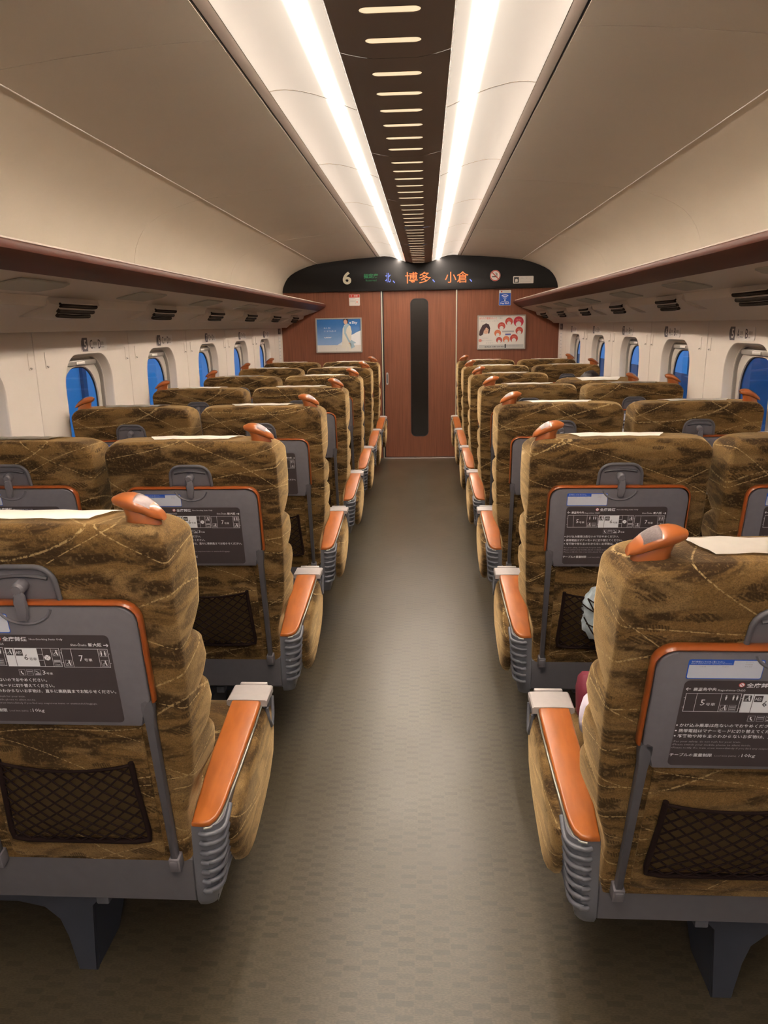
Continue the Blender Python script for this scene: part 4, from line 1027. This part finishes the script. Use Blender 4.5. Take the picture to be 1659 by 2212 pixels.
# pale plastic bag in the net of the second right seat
t = thing('plastic_bag', 'pale blue green plastic bag stuffed in the net pocket of the second right seat', 'plastic bag', (.675, 2.335, .585))
link('bag_body', blob(0, 0, 0, .082, .045, .112, .22, 18, 4, 3, .10), 'bag_pale', t, smooth=60)
bm = BM(); loft(bm, [[(.04*cos(a)*q, .022*sin(a)*q, .095+h) for a in [2*pi*k/10 for k in range(10)]] for q, h in ((1, 0), (.55, .02), (.35, .035), (.75, .055))], cap1=False); link('bag_knot', bm, 'bag_pale', t)
us = [o for o in bpy.data.objects if o.name.startswith('double_seat') and o['label'].endswith('right of the aisle, second row from the camera')][0]
bm = BM()
def onbag(x, z):
    q = 1-min(1, (x/.088)**2+(z/.118)**2); return (.675+x, 2.335-.052*math.sqrt(max(q, 0))-.006, .585+z)
for pl in (((-.085, .03), (-.04, .01), (0, .005), (.05, .015)), ((-.075, -.03), (-.03, -.045), (.01, -.05), (.05, -.03)), ((-.072, .055), (-.05, .01), (-.03, -.045), (-.01, -.10)), ((-.072, .055), (-.03, .035), (.01, .02), (.045, .04)), ((-.082, -.01), (-.06, -.05), (-.035, -.09)), ((.0, .005), (.01, -.05), (.02, -.10)), ((-.03, .035), (-.05, .01))):
    P_ = []
    for (x0_, z0_), (x1_, z1_) in zip(pl[:-1], pl[1:]):
        for k in range(4): P_.append(onbag(x0_+(x1_-x0_)*k/4, z0_+(z1_-z0_)*k/4))
    P_.append(onbag(*pl[-1])); tube(bm, P_, .0024, 5)
bmesh.ops.translate(bm, verts=bm.verts, vec=-us.location)
link('stretched_net', bm, 'net_cord', us)
# bags standing on the nearest right aisle seat
t = thing('shopping_bag', 'white rounded bag lying on the cushion of the nearest right seat', 'bag', (.562, 1.735, .452))
link('bag_body', blob(0, 0, .080, .098, .085, .092, .10, 10, 3, 5), 'bag_white', t, smooth=50)
bm = BM(); tube(bm, [(-.03, 0, .13), (-.02, .01, .17), (.02, .01, .18), (.05, 0, .15)], .004, 6); link('handle', bm, 'bag_white', t)
t = thing('tote_bag', 'maroon bag standing behind the white bag on the nearest right aisle seat', 'bag', (.56, 1.885, .455))
bm = BM(); loops = []
for z, hx, hy in ((0, .060, .030), (.01, .068, .036), (.08, .072, .036), (.115, .068, .026), (.130, .060, .012)):
    loops.append([(x, y, z) for x, y in rrect(0, 0, hx*2, hy*2, hy*.6, 4)])
loft(bm, loops); link('bag_body', bm, 'bag_maroon', t)
bm = BM(); tube(bm, [(-.03, 0, .125), (-.02, 0, .155), (.02, 0, .155), (.03, 0, .125)], .004, 6); link('handle', bm, 'bag_maroon', t)

# seated passenger in the reclined window seat; only the dark hair shows over the seat
def skin(name, verts, edges, radii, m, parent, root=0, sub=1):
    me = bpy.data.meshes.new(name); me.from_pydata(verts, edges, []); o = bpy.data.objects.new(name, me); COL.objects.link(o)
    md = o.modifiers.new('s', 'SKIN'); md.use_smooth_shade = True
    for i, r_ in enumerate(radii):
        sv = me.skin_vertices[0].data[i]; sv.radius = (r_, r_) if not isinstance(r_, tuple) else r_
        sv.use_root = (i == root)
    sb = o.modifiers.new('u', 'SUBSURF'); sb.levels = sub; sb.render_levels = sub
    dg = bpy.context.evaluated_depsgraph_get(); me2 = bpy.data.meshes.new_from_object(o.evaluated_get(dg)); bpy.data.objects.remove(o)
    me2.materials.clear(); me2.materials.append(MATS[m]); me2.shade_smooth()
    o2 = bpy.data.objects.new(name, me2); COL.objects.link(o2); o2.parent = parent; return o2
YP = ROW0+PITCHY*4
per = thing('person', 'dark-haired passenger slumped in the reclined window seat marked 7, only hair showing', 'person', (XB, YP-.03, -.092))
hy = -.075
V = [(0, .27, .56), (0, .215, .70), (0, .14, .86), (0, .085, .96), (0, .060, 1.03), (0, .045, 1.10),
     (-.09, .30, .545), (-.10, .66, .53), (-.10, .70, .10), (-.10, .80, .05), (.09, .30, .545), (.10, .66, .53), (.10, .70, .10), (.10, .80, .05),
     (-.17, .10, .93), (-.20, .20, .70), (-.10, .40, .64), (-.06, .47, .63), (.17, .10, .93), (.20, .20, .70), (.10, .40, .64), (.06, .47, .63)]
E_ = [(0, 1), (1, 2), (2, 3), (3, 4), (4, 5), (0, 6), (6, 7), (7, 8), (8, 9), (0, 10), (10, 11), (11, 12), (12, 13), (3, 14), (14, 15), (15, 16), (16, 17), (3, 18), (18, 19), (19, 20), (20, 21)]
Rr = [(.12, .09), (.12, .085), (.14, .09), (.09, .07), .045, .05, .075, .055, .04, .038, .075, .055, .04, .038, .055, .042, .028, .022, .055, .042, .028, .022]
skin('body', V, E_, Rr, 'cloth_navy', per, 0, 1)
bm = BM(); bmesh.ops.create_uvsphere(bm, u_segments=24, v_segments=16, radius=1)
for v in bm.verts:
    d = v.co.copy(); f = 1-.22*max(0, -d.z)**1.5
    v.co = Vector((d.x*.076*f, .045+d.y*.095*(1-.1*max(0, -d.z)), 1.135+d.z*.112))
bmesh.ops.create_cone(bm, cap_ends=True, segments=8, radius1=.016, radius2=.006, depth=.05, matrix=Matrix.Translation((0, .145, 1.125)) @ Matrix.Rotation(-.2, 4, 'X'))
for sx in (-1, 1):
    bmesh.ops.create_uvsphere(bm, u_segments=10, v_segments=8, radius=.026, matrix=Matrix.Translation((sx*.076, .05, 1.13)) @ Matrix.Diagonal((.35, .7, 1.1, 1)))
hd = link('head', bm, 'skin', per, smooth=60)
bm = BM()
for sx in (-1, 1): bmesh.ops.create_uvsphere(bm, u_segments=10, v_segments=8, radius=.011, matrix=Matrix.Translation((sx*.030, .132, 1.145)))
link('eyes', bm, 'hair_black', hd)
bm = BM(); box(bm, -.024, .024, .131, .139, 1.083, 1.091, .003); link('mouth', bm, 'bag_maroon', hd)
hr = BM(); bmesh.ops.create_icosphere(hr, subdivisions=4, radius=1)
for v in hr.verts:
    d = v.co.normalized(); k = 1+.07*mn.noise(d*5)
    y = d.y*.106*k; z = d.z*.122*k
    if d.y > .35 and d.z < .45: y *= .55
    v.co = Vector((d.x*.088*k, .035+y, 1.148+z))
link('hair', hr, 'hair_black', per, smooth=60)
for sx in (-1, 1):
    vv = [(sx*.06, .46, .632), (sx*.045, .50, .628)]; ee = [(0, 1)]; rr_ = [.020, .022]
    for q in range(4):
        b_i = len(vv); ang = (q-1.5)*.18; ln = (.030, .034, .032, .026)[q]
        x0_, y0_ = sx*(.045)+(q-1.5)*.014, .515
        vv += [(x0_, y0_, .630), (x0_+ang*.02, y0_+ln, .626), (x0_+ang*.03, y0_+ln*1.7, .612)]; ee += [(1, b_i), (b_i, b_i+1), (b_i+1, b_i+2)]; rr_ += [.009, .008, .007]
    b_i = len(vv); vv += [(sx*.045-sx*.022, .495, .63), (sx*.045-sx*.036, .515, .622)]; ee += [(1, b_i), (b_i, b_i+1)]; rr_ += [.010, .008]
    skin('hand', vv, ee, rr_, 'skin', per, 1, 1)

# ================================================================== OUTSIDE
def building(name, label, x0, x1, y0, y1, h, face, ny, nz, base=-1.2):
    t = thing(name, label, 'building', ((x0+x1)/2, (y0+y1)/2, base))
    ox, oy, oz = (x0+x1)/2, (y0+y1)/2, base
    bm = BM(); box(bm, x0-ox, x1-ox, y0-oy, y1-oy, 0, h-oz); link('walls', bm, 'outside_concrete', t)
    bm = BM(); box(bm, x0-ox-.3, x1-ox+.3, y0-oy-.3, y1-oy+.3, h-oz, h-oz+.25); link('roof', bm, 'outside_dark', t)
    fx = (x0 if face < 0 else x1)-ox
    for i in range(ny):
        for k in range(nz):
            yy = y0-oy+(y1-y0)*(i+.5)/ny; zz = 1.2+(h-oz-1.0)*(k+.3)/nz
            bm = BM(); box(bm, fx-.03, fx+.03, yy-(y1-y0)/ny*.34, yy+(y1-y0)/ny*.34, zz, zz+(h-oz-1.0)/nz*.5, .01, 1); link('window', bm, 'outside_glass', t)
mat('pale_barrier', (.62, .68, .74), rough=.7, noise=.06, nscale=1.5)
def barrier(name, label, x, y0, y1, z0, z1, step):
    t = thing(name, label, 'wall', (x, y0, z0)); y = 0
    while y < y1-y0:
        bm = BM(); box(bm, -.06, .06, y+.01, y+step-.01, 0, z1-z0, .01, 1); link('barrier_panel', bm, 'pale_barrier', t)
        bm = BM(); box(bm, -.10, .10, y-.05, y+.05, 0, z1-z0+.05); link('post', bm, 'outside_concrete', t); y += step
barrier('barrier_wall', 'pale blue trackside barrier wall outside the left windows', -4.2, 1, 33, -1.2, 2.6, 4)
barrier('platform_wall', 'pale wall behind the platform outside the right windows', 8, 11, 51, -.05, 3.2, 4)
building('station_kiosk', 'dark box-shaped building on the platform outside the nearest right window', 4.2, 7, 5.5, 10.4, 3.0, -1, 3, 2, -.1)
t = thing('platform', 'dark station platform outside the right windows', 'platform', (5, 25, -.6))
bm = BM(); box(bm, -2.8, 3.2, -25, 25, -.6, .5); link('platform_slab', bm, 'outside_dark', t)
bm = BM(); box(bm, -2.8, -2.5, -25, 25, .5, .505); link('edge_line', bm, 'print_grey', t)
t = thing('utility_pole', 'thin dark pole outside the right window marked 6', 'pole', (5.2, 14.2, -.1))
bm = BM(); cyl(bm, (0, 0, 0), (0, 0, 8), .07, .05); link('post', bm, 'outside_dark', t); bm = BM(); box(bm, -.8, .8, -.05, .05, 6.6, 6.7); link('cross_arm', bm, 'outside_dark', t)
bm = BM(); box(bm, -60, 60, -60, 120, -1.3, -1.2); link('ground', bm, 'outside_dark', kind='structure')
